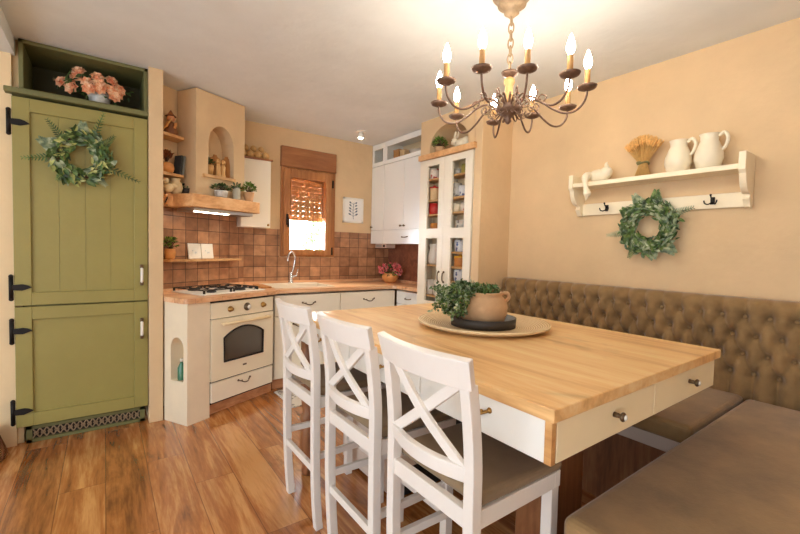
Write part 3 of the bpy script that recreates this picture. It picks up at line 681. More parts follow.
# back run -------------------------------------------------------------------
def base_unit(label, x0, x1, y, doors, handle=True):
    t = thing('base_cabinet', label, 'cabinet', ((x0 + x1) / 2, y + .29, 0))
    obj('carcass', MB().box((x0, y + .02, .09), (x0 + .016, 4.0, .828)).box((x1 - .016, y + .02, .09), (x1, 4.0, .828)).box((x0 + .016, y + .02, .09), (x1 - .016, 4.0, .106)).box((x0 + .016, 3.985, .106), (x1 - .016, 4.0, .828)).box((x0 + .016, y + .0205, .106), (x1 - .016, y + .026, .828)), M['ivory'], t)
    d = obj('drawer', MB().box((x0 + .003, y, .645), (x1 - .003, y + .02, .826)), M['cream'], t, bevel=0.003)
    I = Matrix.Identity(4); obj('handle', bow(I, (x0 + x1) / 2, y, .745, .12), M['antique'], d)
    w = (x1 - x0) / doors
    for k in range(doors):
        e = obj('door', MB().box((x0 + k * w + .003, y, .1), (x0 + (k + 1) * w - .003, y + .02, .638)), M['cream'], t, bevel=0.003)
        obj('handle', bow(I, x0 + k * w + (w - .1 if k == 0 else .1), y, .56, .09), M['antique'], e)
    obj('plinth', MB().box((x0 - .0, y + .05, 0), (x1, y + .066, .09)), M['plinth'], t)
    return t
base_unit('cream base cabinet with wide drawer below the kitchen sink', 1.182, 1.812, 3.43, 2)
base_unit('cream base cabinet with wide drawer between sink unit and right corner', 1.816, 2.452, 3.43, 2)
du_ = thing('drawer_unit', 'white drawer unit under the worktop beside the glazed cabinet', 'cabinet', (2.6, 3.22, 0))
obj('carcass', MB().box((2.475, 3.005, .09), (2.74, 3.41, .828)), M['white'], du_)
for z0, z1 in ((.70, .826), (.40, .694), (.10, .394)):
    d = obj('drawer', MB().box((2.455, 3.01, z0), (2.475, 3.405, z1)), M['cabwhite'], du_, bevel=.003)
    obj('handle', MB().tube(spline([(2.455, 3.16, (z0 + z1) / 2), (2.432, 3.175, (z0 + z1) / 2 - .006), (2.432, 3.235, (z0 + z1) / 2 - .006), (2.455, 3.25, (z0 + z1) / 2)], 4), .005, 8), M['antique'], d)
obj('plinth', MB().box((2.50, 3.01, 0), (2.516, 3.41, .09)), M['plinth'], du_)

# worktop with sink opening ----------------------------------------------------
f = fr(CO)
cA = f(-.02, -.018, 0)
out = [(0.337, 3.262)]
e0 = Vector((0.337, 3.235, 0)); 
for k in range(7):                                       # rounded front-left corner
    t = k / 6; p = (1 - t) ** 2 * (cA + (e0 - cA).normalized() * .06) + 2 * t * (1 - t) * cA + t * t * (cA + U * .06); out.append((p.x, p.y))
p = f(.775, -.018, 0); out += [(p.x, p.y), (1.215, 3.412), (2.40, 3.412), (2.437, 3.375), (2.437, 3.003), (2.752, 3.003), (2.752, 4.01), (1.075, 4.01)]
fw = fr(WO, WA); p = fw(.86, -.009, 0); out.append((p.x, p.y)); p = fw(.01, -.009, 0); out.append((p.x, p.y))
SX0, SX1, SY0, SY1 = 1.43, 1.765, 3.53, 3.84
hole = [(SX0, SY0), (SX1, SY0), (SX1, SY1), (SX0, SY1)]
bm = bmesh.new(); ed = []
for lp in (out, hole):
    vs = [bm.verts.new((x, y, .88)) for x, y in lp]
    for k in range(len(vs)): ed.append(bm.edges.new((vs[k], vs[(k + 1) % len(vs)])))
bmesh.ops.triangle_fill(bm, edges=ed, use_beauty=True)
geo = bmesh.ops.extrude_face_region(bm, geom=bm.faces[:]); bmesh.ops.translate(bm, vec=(0, 0, -.034), verts=[v for v in geo['geom'] if isinstance(v, bmesh.types.BMVert)])
bmesh.ops.recalc_face_normals(bm, faces=bm.faces)
me = bpy.data.meshes.new('worktop'); bm.to_mesh(me); bm.free(); me.materials.append(M['worktop'])
wt = bpy.data.objects.new('worktop', me); COL.objects.link(wt); WM['worktop'] = Matrix.Identity(4)
tag(wt, 'continuous light wood worktop from hob to sink and right corner', 'worktop')
up = MB(); a = fw(.02, -.012, 0); b = fw(.875, -.012, 0)
up.bar((a.x, a.y, .893), (b.x, b.y, .893), .014, .026); up.box((1.085, 3.998, .88), (2.75, 4.012, .906)); up.box((2.738, 3.005, .88), (2.752, 3.998, .906))
obj('upstand', up, M['worktop'], wt)

sk = thing('sink', 'cream composite sink with drainer set in the worktop under the window', 'sink', (1.6, 3.7, .88))
rm = MB(); z0, z1 = .8808, .889
rm.box((1.21, 3.50, z0), (SX0, 3.96, z1)); rm.box((SX1, 3.50, z0), (1.79, 3.96, z1)); rm.box((SX0, 3.50, z0), (SX1, SY0, z1)); rm.box((SX0, SY1, z0), (SX1, 3.96, z1))
obj('rim', rm, M['composite'], sk, bevel=.003)
bs = MB(); k = .004
bs.box((SX0 + k, SY0 + k, .735), (SX1 - k, SY1 - k, .742)); bs.box((SX0 + k, SY0 + k, .74), (SX0 + .012, SY1 - k, .886)); bs.box((SX1 - .012, SY0 + k, .74), (SX1 - k, SY1 - k, .886)); bs.box((SX0 + .012, SY0 + k, .74), (SX1 - .012, SY0 + .012, .886)); bs.box((SX0 + .012, SY1 - .012, .74), (SX1 - .012, SY1 - k, .886))
obj('basin', bs, M['composite'], sk)
rb = MB()
for q_ in range(7): rb.box((1.235, 3.55 + q_ * .045, z1), (1.40, 3.562 + q_ * .045, z1 + .003))
obj('drainer', rb, M['composite'], sk)
fa = thing('faucet', 'chrome gooseneck faucet behind the sink below the window', 'faucet', (1.515, 3.93, .8895))
fb = MB().lathe([(.026, 0), (.026, .012), (.02, .02), (.018, .10), (.014, .11)], (1.515, 3.93, .8895), 16)
obj('body', fb, M['chrome'], fa)
nk = [(1.525, 3.93, .985), (1.545, 3.93, 1.05), (1.555, 3.93, 1.12), (1.545, 3.92, 1.17), (1.51, 3.90, 1.20), (1.475, 3.875, 1.185), (1.458, 3.86, 1.15), (1.455, 3.855, 1.11)]
obj('spout', MB().tube(spline(nk, 5), .0105, 10), M['chrome'], fa)
lv_ = MB().tube([(1.53, 3.92, .955), (1.565, 3.905, .965), (1.575, 3.9, 1.03)], [.009, .008, .006], 8); lv_.ball((1.535, 3.92, .955), .014, 8, 6)
obj('lever', lv_, M['chrome'], fa)

# hob -------------------------------------------------------------------------
hbT = T @ Matrix.Translation((0, 0, .8808))
hobo = thing('gas_hob', 'white gas hob with black grates on the corner worktop', 'hob', tuple(f(.44, .27, .88)))
obj('hob_plate', MB(hbT).box((.165, .055, 0), (.735, .452, .010)), M['whiteceramic'], hobo, bevel=.006, seg=3)
BU = [(.30, .16, .034), (.30, .37, .045), (.56, .16, .045), (.56, .37, .036)]
for s_, d_, r in BU:
    b = MB(hbT); b.lathe([(r, .010), (r, .018), (r * .85, .022), (r * .8, .03), (.002, .032)], (s_, d_, 0), 18); obj('burner', b, M['grate'], hobo)
for s_ in (.30, .56):
    gmb = MB(hbT); A, B, z = .115, .18, .034
    cs, cd = s_, .265
    for x in (-A, A): gmb.bar((cs + x, cd - B, z), (cs + x, cd + B, z), .007, .007)
    for y in (-B, 0, B): gmb.bar((cs - A, cd + y, z), (cs + A, cd + y, z), .007, .007)
    for y in (-.105, .105): gmb.bar((cs - A, cd + y, z), (cs - .03, cd + y, z), .006, .006); gmb.bar((cs + .03, cd + y, z), (cs + A, cd + y, z), .006, .006); gmb.bar((cs, cd + y - .08, z), (cs, cd + y - .03, z), .006, .006); gmb.bar((cs, cd + y + .03, z), (cs, cd + y + .08, z), .006, .006)
    for x in (-A, A):
        for y in (-B, B): gmb.bar((cs + x, cd + y, .010), (cs + x, cd + y, z), .012, .012, (1, 0, 0))
    obj('grate', gmb, M['grate'], hobo)
for k in range(4):
    kn = MB(hbT); kn.lathe([(.017, .010), (.016, .03), (.002, .032)], (.705, .13 + k * .07, 0), 14); obj('knob', kn, M['grate'], hobo)
cbd = MB(); cbd.box((1.11, 3.56, .8808), (1.20, 3.83, .896)); one('wooden_board', cbd, M['board'], 'flat brown wooden board on the worktop between hob and sink', 'board', (1.19, 3.7, .88), bevel=.003)

# hood ------------------------------------------------------------------------
hd_ = thing('range_hood', 'wooden beam range hood above the gas hob', 'range hood', tuple(fc(.22, .1, 1.5)))
bp = [fc(-.09, -.1, 0), fc(.53, -.1, 0), fc(.53, .21, 0), fw(.72, -.012, 0), fw(.02, -.012, 0), Vector((.338, 3.41, 0)), Vector((.415, 3.445, 0))]
obj('wooden_beam', MB().prism([tuple(p.xy) for p in bp], 1.53, 1.625), M['beamwood'], hd_, bevel=.003)
Tc = frM(CH)
ub = obj('extractor_unit', MB(Tc).box((-.05, -.06, 1.502), (.49, .16, 1.529)), M['steel'], hd_, bevel=.003)
obj('lamp', MB(Tc).box((-.02, -.045, 1.498), (.26, .0, 1.5035)), M['hoodlamp'], ub)
fm_ = MB(Tc)
fm_.box((.28, -.05, 1.499), (.47, .14, 1.503)); obj('filter', fm_, M['antique'], ub)

# ================================================================== ALCOVE, MANTEL, NICHE, TILE SHELF
for z, lab, zz in ((2.036, 'upper little wood shelf in the alcove left of the chimney', 0), (1.752, 'lower little wood shelf in the alcove left of the chimney', 1)):
    pl = [fw(-.068, -.13, 0), fw(.11, -.13, 0), fw(.158, -.006, 0), fw(.03, -.006, 0), Vector((.339, 3.53, 0))]
    one('alcove_shelf', MB().prism([tuple(p.xy) for p in pl], z, z + .022), M['shelfwood'], lab, 'shelf', tuple(fw(.04, -.06, z)), bevel=.002)
def P3(p): return tuple(p)
# rustic figurine
c = fw(.045, -.07, 2.058)
fg = thing('rustic_figurine', 'small brown rustic figurine with a stick on the topmost alcove shelf', 'figurine', P3(c))
m = MB(); m.lathe([(.045, 0), (.05, .02), (.04, .07), (.022, .10)], P3(c), 14); obj('body', m, M['brownwood'], fg)
m = MB(); m.ball(c + Vector((0, -.005, .125)), .028, 12, 8); obj('head', m, M['terracotta'], fg)
m = MB(); m.lathe([(.038, 0), (.03, .006), (.018, .02), (.004, .045)], P3(c + Vector((0, 0, .14))), 12); obj('hat', m, M['autumn'], fg)
m = MB(); m.tube([c + Vector((-.02, -.03, .09)), c + Vector((-.035, -.05, .05))], [.011, .009], 8); m.tube([c + Vector((.03, -.03, .085)), c + Vector((.02, -.055, .05))], [.011, .009], 8); obj('arms', m, M['orangepot'], fg)
m = MB(); m.tube([c + Vector((-.07, -.05, .0)), c + Vector((.0, -.055, .11))], .005, 6); obj('stick', m, M['wheatstem'], fg)
# pumpkin pot with dry leaves
c = fw(.005, -.075, 1.774)
pt = thing('pumpkin_pot', 'round orange pot of dry russet leaves on the lower alcove shelf', 'pot plant', P3(c))
m = MB(); m.lathe([(.03, 0), (.046, .012), (.053, .035), (.048, .06), (.034, .075), (.030, .078), (.026, .06)], P3(c), 20); obj('pot', m, M['orangepot'], pt)
m = MB(); st = MB()
for k in range(60):
    a = rnd(0, 2 * pi); t_ = rnd(.0, .5); v = Vector((sin(t_) * cos(a), sin(t_) * sin(a), cos(t_))); L = rnd(.04, .09); b = c + Vector((0, 0, .07)); st.tube([b, b + v * L], .0015, 4); m.leaf(b + v * L * .8, v + rdir() * .5, rdir(), rnd(.03, .045), rnd(.012, .02))
obj('leaves', m, M['autumn'], pt); obj('stem', st, M['twig'], pt)
for k, (s_, mat_, lab) in enumerate(((.095, 'book', 'dark slim book leaning on the lower alcove shelf, behind the grey one'), (.120, 'bookgrey', 'grey slim book leaning at the right end of the lower alcove shelf'))):
    Tb = frM(fw(s_, -.075, 0).xy, WA) @ Matrix.Translation((0, 0, 1.7745)) @ Matrix.Rotation(radians(7), 4, 'Y')
    bk = thing('book', lab, 'book', P3(fw(s_, -.075, 1.775)), 0, 'books on the lower alcove shelf')
    obj('cover', MB(Tb).box((-.008, -.036, 0), (.006, .036, .15)), M[mat_], bk, bevel=.0015); obj('pages', MB(Tb).box((-.005, -.0345, .003), (.003, .038, .1485)), M['paper'], bk)
# on the beam, left part
c = fw(.062, -.10, 1.626)
m = MB(); m.lathe([(.028, 0), (.042, .02), (.05, .05), (.042, .08), (.028, .095), (.03, .108), (.036, .115), (.030, .115), (.022, .095)], P3(c), 20)
one('vase', m, M['garlic'], 'pale round vase on the hood beam inside the alcove', 'vase', P3(c))
c = fw(-.022, -.13, 1.626)
fg = thing('ceramic_bird', 'pale ceramic bird figure at the left end of the hood beam', 'figurine', P3(c))
m = MB(); m.ball(c + Vector((0, 0, .034)), .034, 14, 10, (1.0, 1.0, 1.0)); m.ball(c + Vector((.028, 0, .05)), .022, 10, 8, (1.4, .8, .8)); obj('body', m, M['garlic'], fg)
m = MB(); m.ball(c + Vector((-.018, -.008, .083)), .021, 12, 8); m.tube([c + Vector((-.03, -.02, .084)), c + Vector((-.045, -.03, .078))], [.007, .001], 6); obj('head', m, M['garlic'], fg)
c = fw(.168, -.10, 1.626)
bk = thing('dark_basket', 'small dark wicker basket with handle on the beam beside the chimney', 'basket', P3(c))
m = MB(); m.lathe([(.04, 0), (.05, .03), (.054, .055), (.048, .055), (.04, .01)], P3(c), 18); obj('bowl', m, M['basketdark'], bk)
m = MB(); m.tube([c + Vector((.05 * cos(t), 0, .05 + .045 * sin(t))) for t in [pi * k / 12 for k in range(13)]], .005, 6); obj('handle', m, M['basketdark'], bk)
m = MB()
for k in range(50): d = rdir(); m.leaf(c + Vector((d.x * .035, d.y * .035, .05 + abs(d.z) * .03)), d, rdir(), .03, .014)
obj('leaves', m, M['leafdeep'], bk)
c = Vector((.345, 3.4, 1.60))
hg = thing('hanging_charm', 'orange hanging ornament on dark cord at the beam left end', 'ornament', (.366, 3.402, 1.535))
m = MB(); m.tube(spline([(.36, 3.403, 1.62), (.372, 3.40, 1.585), (.362, 3.40, 1.555), (.374, 3.40, 1.53)], 5), .005, 6); obj('cord', m, M['dark'], hg)
m = MB(); m.ball((.362, 3.395, 1.6), .013, 10, 8); m.ball((.37, 3.397, 1.545), .010, 10, 8); obj('bead', m, M['orangepot'], hg)

def potplant(label, c, prof, potmat, leafmat_, n, spread, hgt, L, W, name='potted_plant', up=.6, group=None):
    t = thing(name, label, 'plant', P3(c), 0, group)
    m = MB(); m.lathe(prof, P3(c), 20); obj('pot', m, M[potmat], t)
    zt = prof[-1][1] if prof[-1][1] > 0 else max(z for _, z in prof)
    zt = max(z for _, z in prof); lv = MB(); st = MB(); b = Vector(c) + Vector((0, 0, zt * .8))
    for k in range(n):
        d = rdir(); d.z = abs(d.z) * up + .15; tip = Vector(c) + Vector((d.x * spread, d.y * spread, zt + d.z * hgt)) ; 
        if k % 4 == 0: st.tube([b, (b + tip) / 2 + Vector((0, 0, .01)), tip], .0016, 4)
        lv.leaf(tip - d * .01, d + rdir() * .6, Vector((0, 0, 1)) + rdir() * .5, L * rnd(.7, 1.2), W * rnd(.7, 1.2))
    obj('leaves', lv, M[leafmat_], t); obj('stem', st, M['twig'], t)
    return t
sd = lambda s, d, z: fc(s, d, z)
# along the beam front
potplant('trailing green plant in crinkled silver bowl on the hood beam', sd(.18, -.055, 1.626), [(.034, 0), (.045, .01), (.05, .045), (.052, .055), (.046, .055), (.04, .03)], 'silverpot', 'leafdeep', 120, .07, .06, .03, .016)
jr = thing('glass_jar', 'grey glass jar with leafy sprig on the hood beam, between two plants', 'jar', P3(sd(.325, -.055, 1.626)))
c = sd(.325, -.055, 1.626); m = MB(); m.lathe([(.027, 0), (.031, .008), (.031, .075), (.024, .09), (.026, .1), (.02, .1)], P3(c), 18); obj('body', m, M['jarglass'], jr)
m = MB()
for k in range(40): d = rdir(); m.leaf(c + Vector((d.x * .02, d.y * .02, .095 + abs(d.z) * .03)), d, rdir(), .03, .014)
obj('sprig', m, M['leafdeep'], jr)
potplant('green plant in clay pot at the right end of the hood beam', sd(.450, -.055, 1.626), [(.032, 0), (.038, .03), (.044, .07), (.045, .078), (.038, .078), (.034, .06)], 'clay', 'leafbright', 120, .052, .10, .032, .016)
# chimney niche
one('niche_sill', MB(Tc).box((.055, -.022, 1.775), (.345, .14, 1.80)), M['shelfwood'], 'wooden sill board of the chimney niche', 'sill', P3(sd(.2, .05, 1.775)), bevel=.003)
potplant('small plant in wooden pot, left end of the chimney niche', sd(.155, .06, 1.801), [(.026, 0), (.033, .05), (.036, .085), (.030, .085), (.028, .07)], 'woodfig', 'leafdeep', 70, .035, .06, .03, .012)
for k, s_ in enumerate((.222, .268)):
    c = sd(s_, .04, 1.801)
    pm = thing('pepper_mill', ('left' if k == 0 else 'right') + ' of the two turned wooden figures in the chimney niche', 'mill', P3(c), 0, 'turned wooden mills in the chimney niche')
    m = MB(); m.lathe([(.021, 0), (.022, .012), (.017, .03), (.019, .06), (.021, .085), (.014, .1), (.012, .104)], P3(c), 16); obj('body', m, M['woodfig'], pm)
    m = MB(); m.lathe([(.012, .105), (.019, .112), (.021, .125), (.015, .14), (.004, .148)], P3(c), 16); obj('head', m, M['woodfig'], pm)
for (s_, w, h, d_, lab, rt_) in ((.272, .09, .20, .128, 'tall wooden board standing behind the two wooden figures', 0), (.318, .075, .19, .075, 'narrow wooden board leaning at the right of the chimney niche', -62)):
    Tb = Tc @ Matrix.Translation((s_, d_, 1.801)) @ R3(radians(rt_)) @ Matrix.Rotation(radians(-6), 4, 'X')
    cbm = MB(Tb); cbm.prism([(-w / 2, 0), (w / 2, 0), (w / 2, h * .85), (w * .2, h * .93), (w * .16, h), (-w * .16, h), (-w * .2, h * .93), (-w / 2, h * .85)], -.006, .006, lambda a, b, c: (a, c, b))
    one('cutting_board', cbm, M['board'], lab, 'cutting board', P3(sd(s_, d_, 1.801)), 'cutting boards in the chimney niche')
# tile shelf
one('tile_shelf', MB(frM(WO, WA)).box((.02, -.095, 1.115), (.765, -.009, 1.133)), M['shelfwood'], 'thin wood shelf across the tiles above the hob', 'shelf', P3(fw(.4, -.05, 1.115)), bevel=.002)
for k, s_ in enumerate((.30, .43)):
    Tb = frM(WO, WA) @ Matrix.Translation((s_, -.035, 1.1345)) @ Matrix.Rotation(radians(-7), 4, 'X')
    w = thing('decor_tile', ('left' if k == 0 else 'right') + ' of the two white square tiles on the tile shelf', 'decorative tile', P3(fw(s_, -.035, 1.134)), 0, 'white square tiles on the shelf above the hob')
    obj('tile_body', MB(Tb).box((-.061, -.006, 0), (.061, .006, .125)), M['whiteceramic'], w, bevel=.003)
    m = MB(Tb)
    for j in range(8): a = 2 * pi * j / 8; m.leaf((.004 * cos(a), -.0068, .065 + .004 * sin(a)), (cos(a), 0, sin(a)), (0, -1, 0), .026, .012, 0)
    obj('flower_motif', m, M['tealprint'], w, label='faint grey flower motif')
potplant('green plant in orange pot at the left end of the tile shelf', fw(.055, -.052, 1.134), [(.028, 0), (.036, .02), (.04, .05), (.036, .075), (.04, .08), (.034, .08), (.03, .06)], 'orangepot', 'leafbright', 70, .045, .11, .035, .018)
m = MB(); c = fw(.045, -.087, 1.134); 
# small white wall cabinet + gourds
sc_ = thing('small_wall_cabinet', 'small white wall cabinet between chimney and window', 'cabinet', (1.15, 3.92, 1.425))
obj('carcass', MB().box((1.0, 3.845, 1.425), (1.268, 4.012, 2.045)), M['white'], sc_)
d = obj('door', MB().box((1.0, 3.825, 1.425), (1.268, 3.844, 2.045)), M['ivory'], sc_, bevel=.003)
m = MB(); m.ball((1.245, 3.815, 1.45), .011, 10, 8); obj('knob', m, M['brass'], d)
obj('top_board', MB().box((.985, 3.815, 2.046), (1.285, 4.012, 2.062)), M['orangewood_x'], sc_, bevel=.002)
spots = [(1.02, 3.86, .036), (1.088, 3.86, .035), (1.156, 3.858, .037), (1.228, 3.86, .036), (1.05, 3.93, .034), (1.12, 3.93, .036), (1.19, 3.93, .035), (1.25, 3.935, .03)]
for k, (x, y, r) in enumerate(spots):
    m = MB(); m.lathe([(r * .3, .0), (r * .8, r * .2), (r, r * .8), (r * .85, r * 1.35), (r * .4, r * 1.75), (r * .12, r * 1.85), (r * .10, r * 2.15), (.001, r * 2.15)], (x, y, 2.063), 14)
    one('dried_gourd', m, M['ball'], 'one of the round tan gourds on top of the small white wall cabinet', 'gourd', (x, y, 2.063), 'tan gourds atop the small wall cabinet')
for k, (x, y, r) in enumerate(((1.055, 3.895, .03), (1.125, 3.893, .03), (1.195, 3.893, .03))):
    m = MB(); m.lathe([(r * .3, .0), (r * .8, r * .2), (r, r * .8), (r * .85, r * 1.35), (r * .4, r * 1.75), (.001, r * 1.9)], (x, y, 2.063 + .064), 14)
    one('dried_gourd', m, M['ball'], 'one of the round tan gourds on top of the small white wall cabinet', 'gourd', (x, y, 2.127), 'tan gourds atop the small wall cabinet')
# framed botanical print
pf = thing('framed_print', 'small white framed plant drawing on the wall right of the window', 'picture', (2.26, 4.0, 1.535))
m = MB(); a, b, c_, e = 2.132, 2.388, 1.538, 1.816
for lo, hi in (((a, 3.998, c_), (a + .022, 4.018, e)), ((b - .022, 3.998, c_), (b, 4.018, e)), ((a, 3.998, c_), (b, 4.018, c_ + .022)), ((a, 3.998, e - .022), (b, 4.018, e))): m.box(lo, hi)
obj('picture_frame', m, M['whiteceramic'], pf, bevel=.002); ps = obj('print', MB().box((a + .02, 4.006, c_ + .02), (b - .02, 4.010, e - .02)), M['paper'], pf)
m = MB(); y = 4.0045
m.tube([(2.262, y, 1.58), (2.255, y, 1.66), (2.265, y, 1.765)], .0025, 4)
for k in range(5):
    z = 1.61 + k * .033
    for sgn in (-1, 1):
        m.tube([(2.258, y, z), (2.258 + sgn * .03, y, z + .018)], .0015, 4); m.leaf((2.258 + sgn * .024, y, z + .014), (sgn, 0, .5 + .2 * (k % 2)), (0, -1, 0), .042 - .003 * k, .018, 0)
obj('plant_drawing', m, M['inkblue'], ps, label='grey blue plant drawing')

# ================================================================== RIGHT-HAND CABINETS
def wall_unit(label, y0, y1, ndoors, loc):
    t = thing('wall_cabinet', label, 'cabinet', loc)
    m = MB(); X0, X1 = 2.52, 2.752
    m.box((X0, y0, 1.312), (X1, y0 + .016, 2.432)); m.box((X0, y1 - .016, 1.312), (X1, y1, 2.432)); m.box((X0, y0, 1.312), (X1, y1, 1.328)); m.box((X0, y0, 2.416), (X1, y1, 2.432)); m.box((X0, y0, 2.178), (X1, y1, 2.194)); m.box((X1 - .01, y0, 1.312), (X1, y1, 2.432)); m.box((X0, y0, 1.455), (X1, y1, 1.468))
    obj('carcass', m, M['cabwhite'], t)
    obj('interior_panel', MB().box((X1 - .016, y0 + .017, 2.195), (X1 - .011, y1 - .017, 2.415)), M['interior'], t)
    g_ = .002; a, b = y0 + g_, y1 - g_
    m = MB(); z0, z1 = 2.184, 2.43
    m.box((2.5, a, z0), (2.519, b, z0 + .042)); m.box((2.5, a, z1 - .058), (2.519, b, z1)); m.box((2.5, a, z0 + .042), (2.519, a + .036, z1 - .058)); m.box((2.5, b - .036, z0 + .042), (2.519, b, z1 - .058))
    gd = obj('glass_door', m, M['cabwhite'], t, bevel=.002); obj('pane', MB().box((2.508, a + .03, z0 + .036), (2.512, b - .03, z1 - .052)), M['cabglass'], gd)
    w = (y1 - y0) / ndoors
    for k in range(ndoors):
        d = obj('door', MB().box((2.5, y0 + k * w + g_, 1.464), (2.519, y0 + (k + 1) * w - g_, 2.178)), M['cabwhite'], t, bevel=.002)
        ky = y0 + k * w + (.03 if k == 1 else w - .03); m = MB(); m.tube([(2.5, ky, 1.50), (2.484, ky, 1.50)], .005, 8); m.ball((2.480, ky, 1.50), .011, 10, 8); obj('knob', m, M['antique'], d)
    d = obj('flap', MB().box((2.5, a, 1.312), (2.519, b, 1.458)), M['cabwhite'], t, bevel=.002)
    if ndoors == 2:
        ky = 3.35; obj('handle', MB().tube(spline([(2.5, ky - .05, 1.388), (2.478, ky - .03, 1.38), (2.478, ky + .03, 1.38), (2.5, ky + .05, 1.388)], 4), .005, 8), M['antique'], d)
    return t
wall_unit('narrow white wall cabinet with small glass door in the back corner', 3.757, 4.012, 1, (2.63, 3.88, 1.312))
wall_unit('wide white wall cabinet with glass door on top, beside the glazed cabinet', 3.012, 3.754, 2, (2.63, 3.38, 1.312))
potplant('little green plant behind the narrow glass door at ceiling height', Vector((2.62, 3.87, 2.195)), [(.025, 0), (.035, .05), (.03, .05), (.026, .03)], 'kraft', 'leafbright', 60, .04, .09, .03, .015)
for k, (y, w, h, mt, lab) in enumerate(((3.64, .10, .13, 'board', 'wooden box at the left behind the wide top glass door'), (3.53, .08, .11, 'kraft', 'beige box second from left behind the wide top glass door'))):
    bx = thing('storage_box', lab, 'box', (2.62, y, 2.195), 0, 'boxes behind the wide top glass door')
    obj('body', MB().box((2.57, y - w / 2, 2.195), (2.69, y + w / 2, 2.195 + h)), M[mt], bx, bevel=.003); obj('lid', MB().box((2.567, y - w / 2 - .003, 2.195 + h), (2.693, y + w / 2 + .003, 2.207 + h)), M[mt], bx, bevel=.003)
m = MB(); m.lathe([(.05, 0), (.09, .03), (.115, .075), (.108, .075), (.08, .03), (.04, .01)], (2.63, 3.30, 2.195), 22); one('serving_bowl', m, M['paleglass'], 'pale serving bowl at the right behind the wide top glass door', 'bowl', (2.63, 3.30, 2.195))
rd = thing('mounted_radio', 'small pinkish radio fixed under the corner wall cabinet', 'radio', (2.62, 3.88, 1.262))
obj('casing', MB().box((2.55, 3.765, 1.264), (2.68, 3.99, 1.3115)), M['radio'], rd, bevel=.006); m = MB()
m.cyl((2.55, 3.80, 1.288), (2.54, 3.80, 1.288), .014, seg=14); obj('dial', m, M['dark'], rd)
obj('speaker_grille', MB().box((2.546, 3.85, 1.272), (2.551, 3.96, 1.302)), M['steel'], rd)
# pink flowers
c = Vector((2.585, 3.72, .881))
pk = thing('flower_pot', 'round orange clay pot of pink flowers in the worktop corner', 'flowers', tuple(c))
m = MB(); m.lathe([(.05, 0), (.075, .02), (.094, .06), (.092, .085), (.082, .1), (.086, .105), (.076, .105), (.07, .08)], tuple(c), 24); obj('pot', m, M['orangepot'], pk)
fl = MB(); lv = MB()
for (dx, dy, dz, r) in ((-.075, .03, .165, .045), (-.105, -.01, .135, .03), (-.05, .06, .15, .035), (.035, -.06, .15, .05), (.075, -.07, .125, .035), (.02, -.09, .125, .03), (.06, -.03, .185, .035), (0, .03, .20, .025), (-.085, .05, .13, .03)):
    b = c + Vector((dx, dy, dz))
    for k in range(26): d = rdir(); fl.leaf(b + d * r * .5, d, rdir(), r * .9, r * .75, .2)
    lv.tube([c + Vector((0, 0, .09)), b], .003, 4)
for k in range(90): d = rdir(); lv.leaf(c + Vector((d.x * .085, d.y * .085, .125 + d.z * .05)), d, rdir(), rnd(.035, .05), rnd(.018, .028))
obj('blossoms', fl, M['pink'], pk); obj('leaves', lv, M['leaf'], pk)

# glazed tall cabinet ----------------------------------------------------------
gc = thing('glazed_cabinet', 'tall ivory cabinet with two glazed doors showing crockery', 'cabinet', (2.57, 2.655, 0))
GX0, GX1, GY0, GY1, GZ1 = 2.418, 2.752, 2.318, 2.996, 2.072
m = MB(); m.box((GX0, GY0, 0), (GX1, GY0 + .018, GZ1)); m.box((GX0, GY1 - .018, 0), (GX1, GY1, GZ1)); m.box((GX0, GY0, GZ1 - .018), (GX1, GY1, GZ1)); m.box((GX0, GY0, .06), (GX1, GY1, .08)); m.box((GX0 + .0, GY0, 0), (GX0 + .018, GY1, .06)); m.box((GX0 + .004, 2.649, .08), (GX1, 2.667, GZ1 - .018))
obj('carcass', m, M['ivory'], gc); obj('back_panel', MB().box((2.555, GY0 + .019, .081), (2.562, GY1 - .019, GZ1 - .019)), M['interior'], gc)
def shelf(y0, y1, z): return obj('shelf', MB().box((2.425, y0, z - .016), (2.554, y1, z)), M['shelfwood'], gc, label='inner wooden shelf')
LS = [1.905, 1.712, 1.582, 1.44, 1.122, .84]; RS_ = [1.908, 1.716, 1.588, 1.44, 1.245, 1.118, .990, .84]
for z in LS: shelf(2.668, 2.977, z)
for z in RS_: shelf(2.337, 2.648, z)
for nm, y0, y1, oy0, oy1 in (('door', 2.66, 2.992, 2.728, 2.886), ('door', 2.322, 2.656, 2.404, 2.562)):
    m = MB(); xa, xb = 2.395, 2.417
    for lo, hi in (((y0, .075), (oy0, 2.07)), ((oy1, .075), (y1, 2.07)), ((oy0, 2.015), (oy1, 2.07)), ((oy0, 1.362), (oy1, 1.448)), ((oy0, .075), (oy1, .79))): m.box((xa, lo[0], lo[1]), (xb, hi[0], hi[1]))
    d = obj(nm, m, M['ivory'], gc, weld=False)
    for z0, z1 in ((1.44, 2.022), (.782, 1.37)): obj('pane', MB().box((2.405, oy0 - .006, z0), (2.409, oy1 + .006, z1)), M['cabglass'], d)
    hy = y0 + .03 if y0 > 2.5 else y1 - .03
    hm = MB(); hm.tube(spline([(2.395, hy, 1.06), (2.376, hy, 1.05), (2.376, hy, .99), (2.395, hy, .98)], 4), .005, 8); hm.ball((2.39, hy, 1.065), .009, 8, 6); hm.ball((2.39, hy, .975), .009, 8, 6); obj('handle', hm, M['antique'], d)
obj('cornice_board', MB().box((2.366, 2.285, 2.074), (2.398, 2.992, 2.122)), M['beamwood'], gc, bevel=.004, label='wooden ledge board along the top')
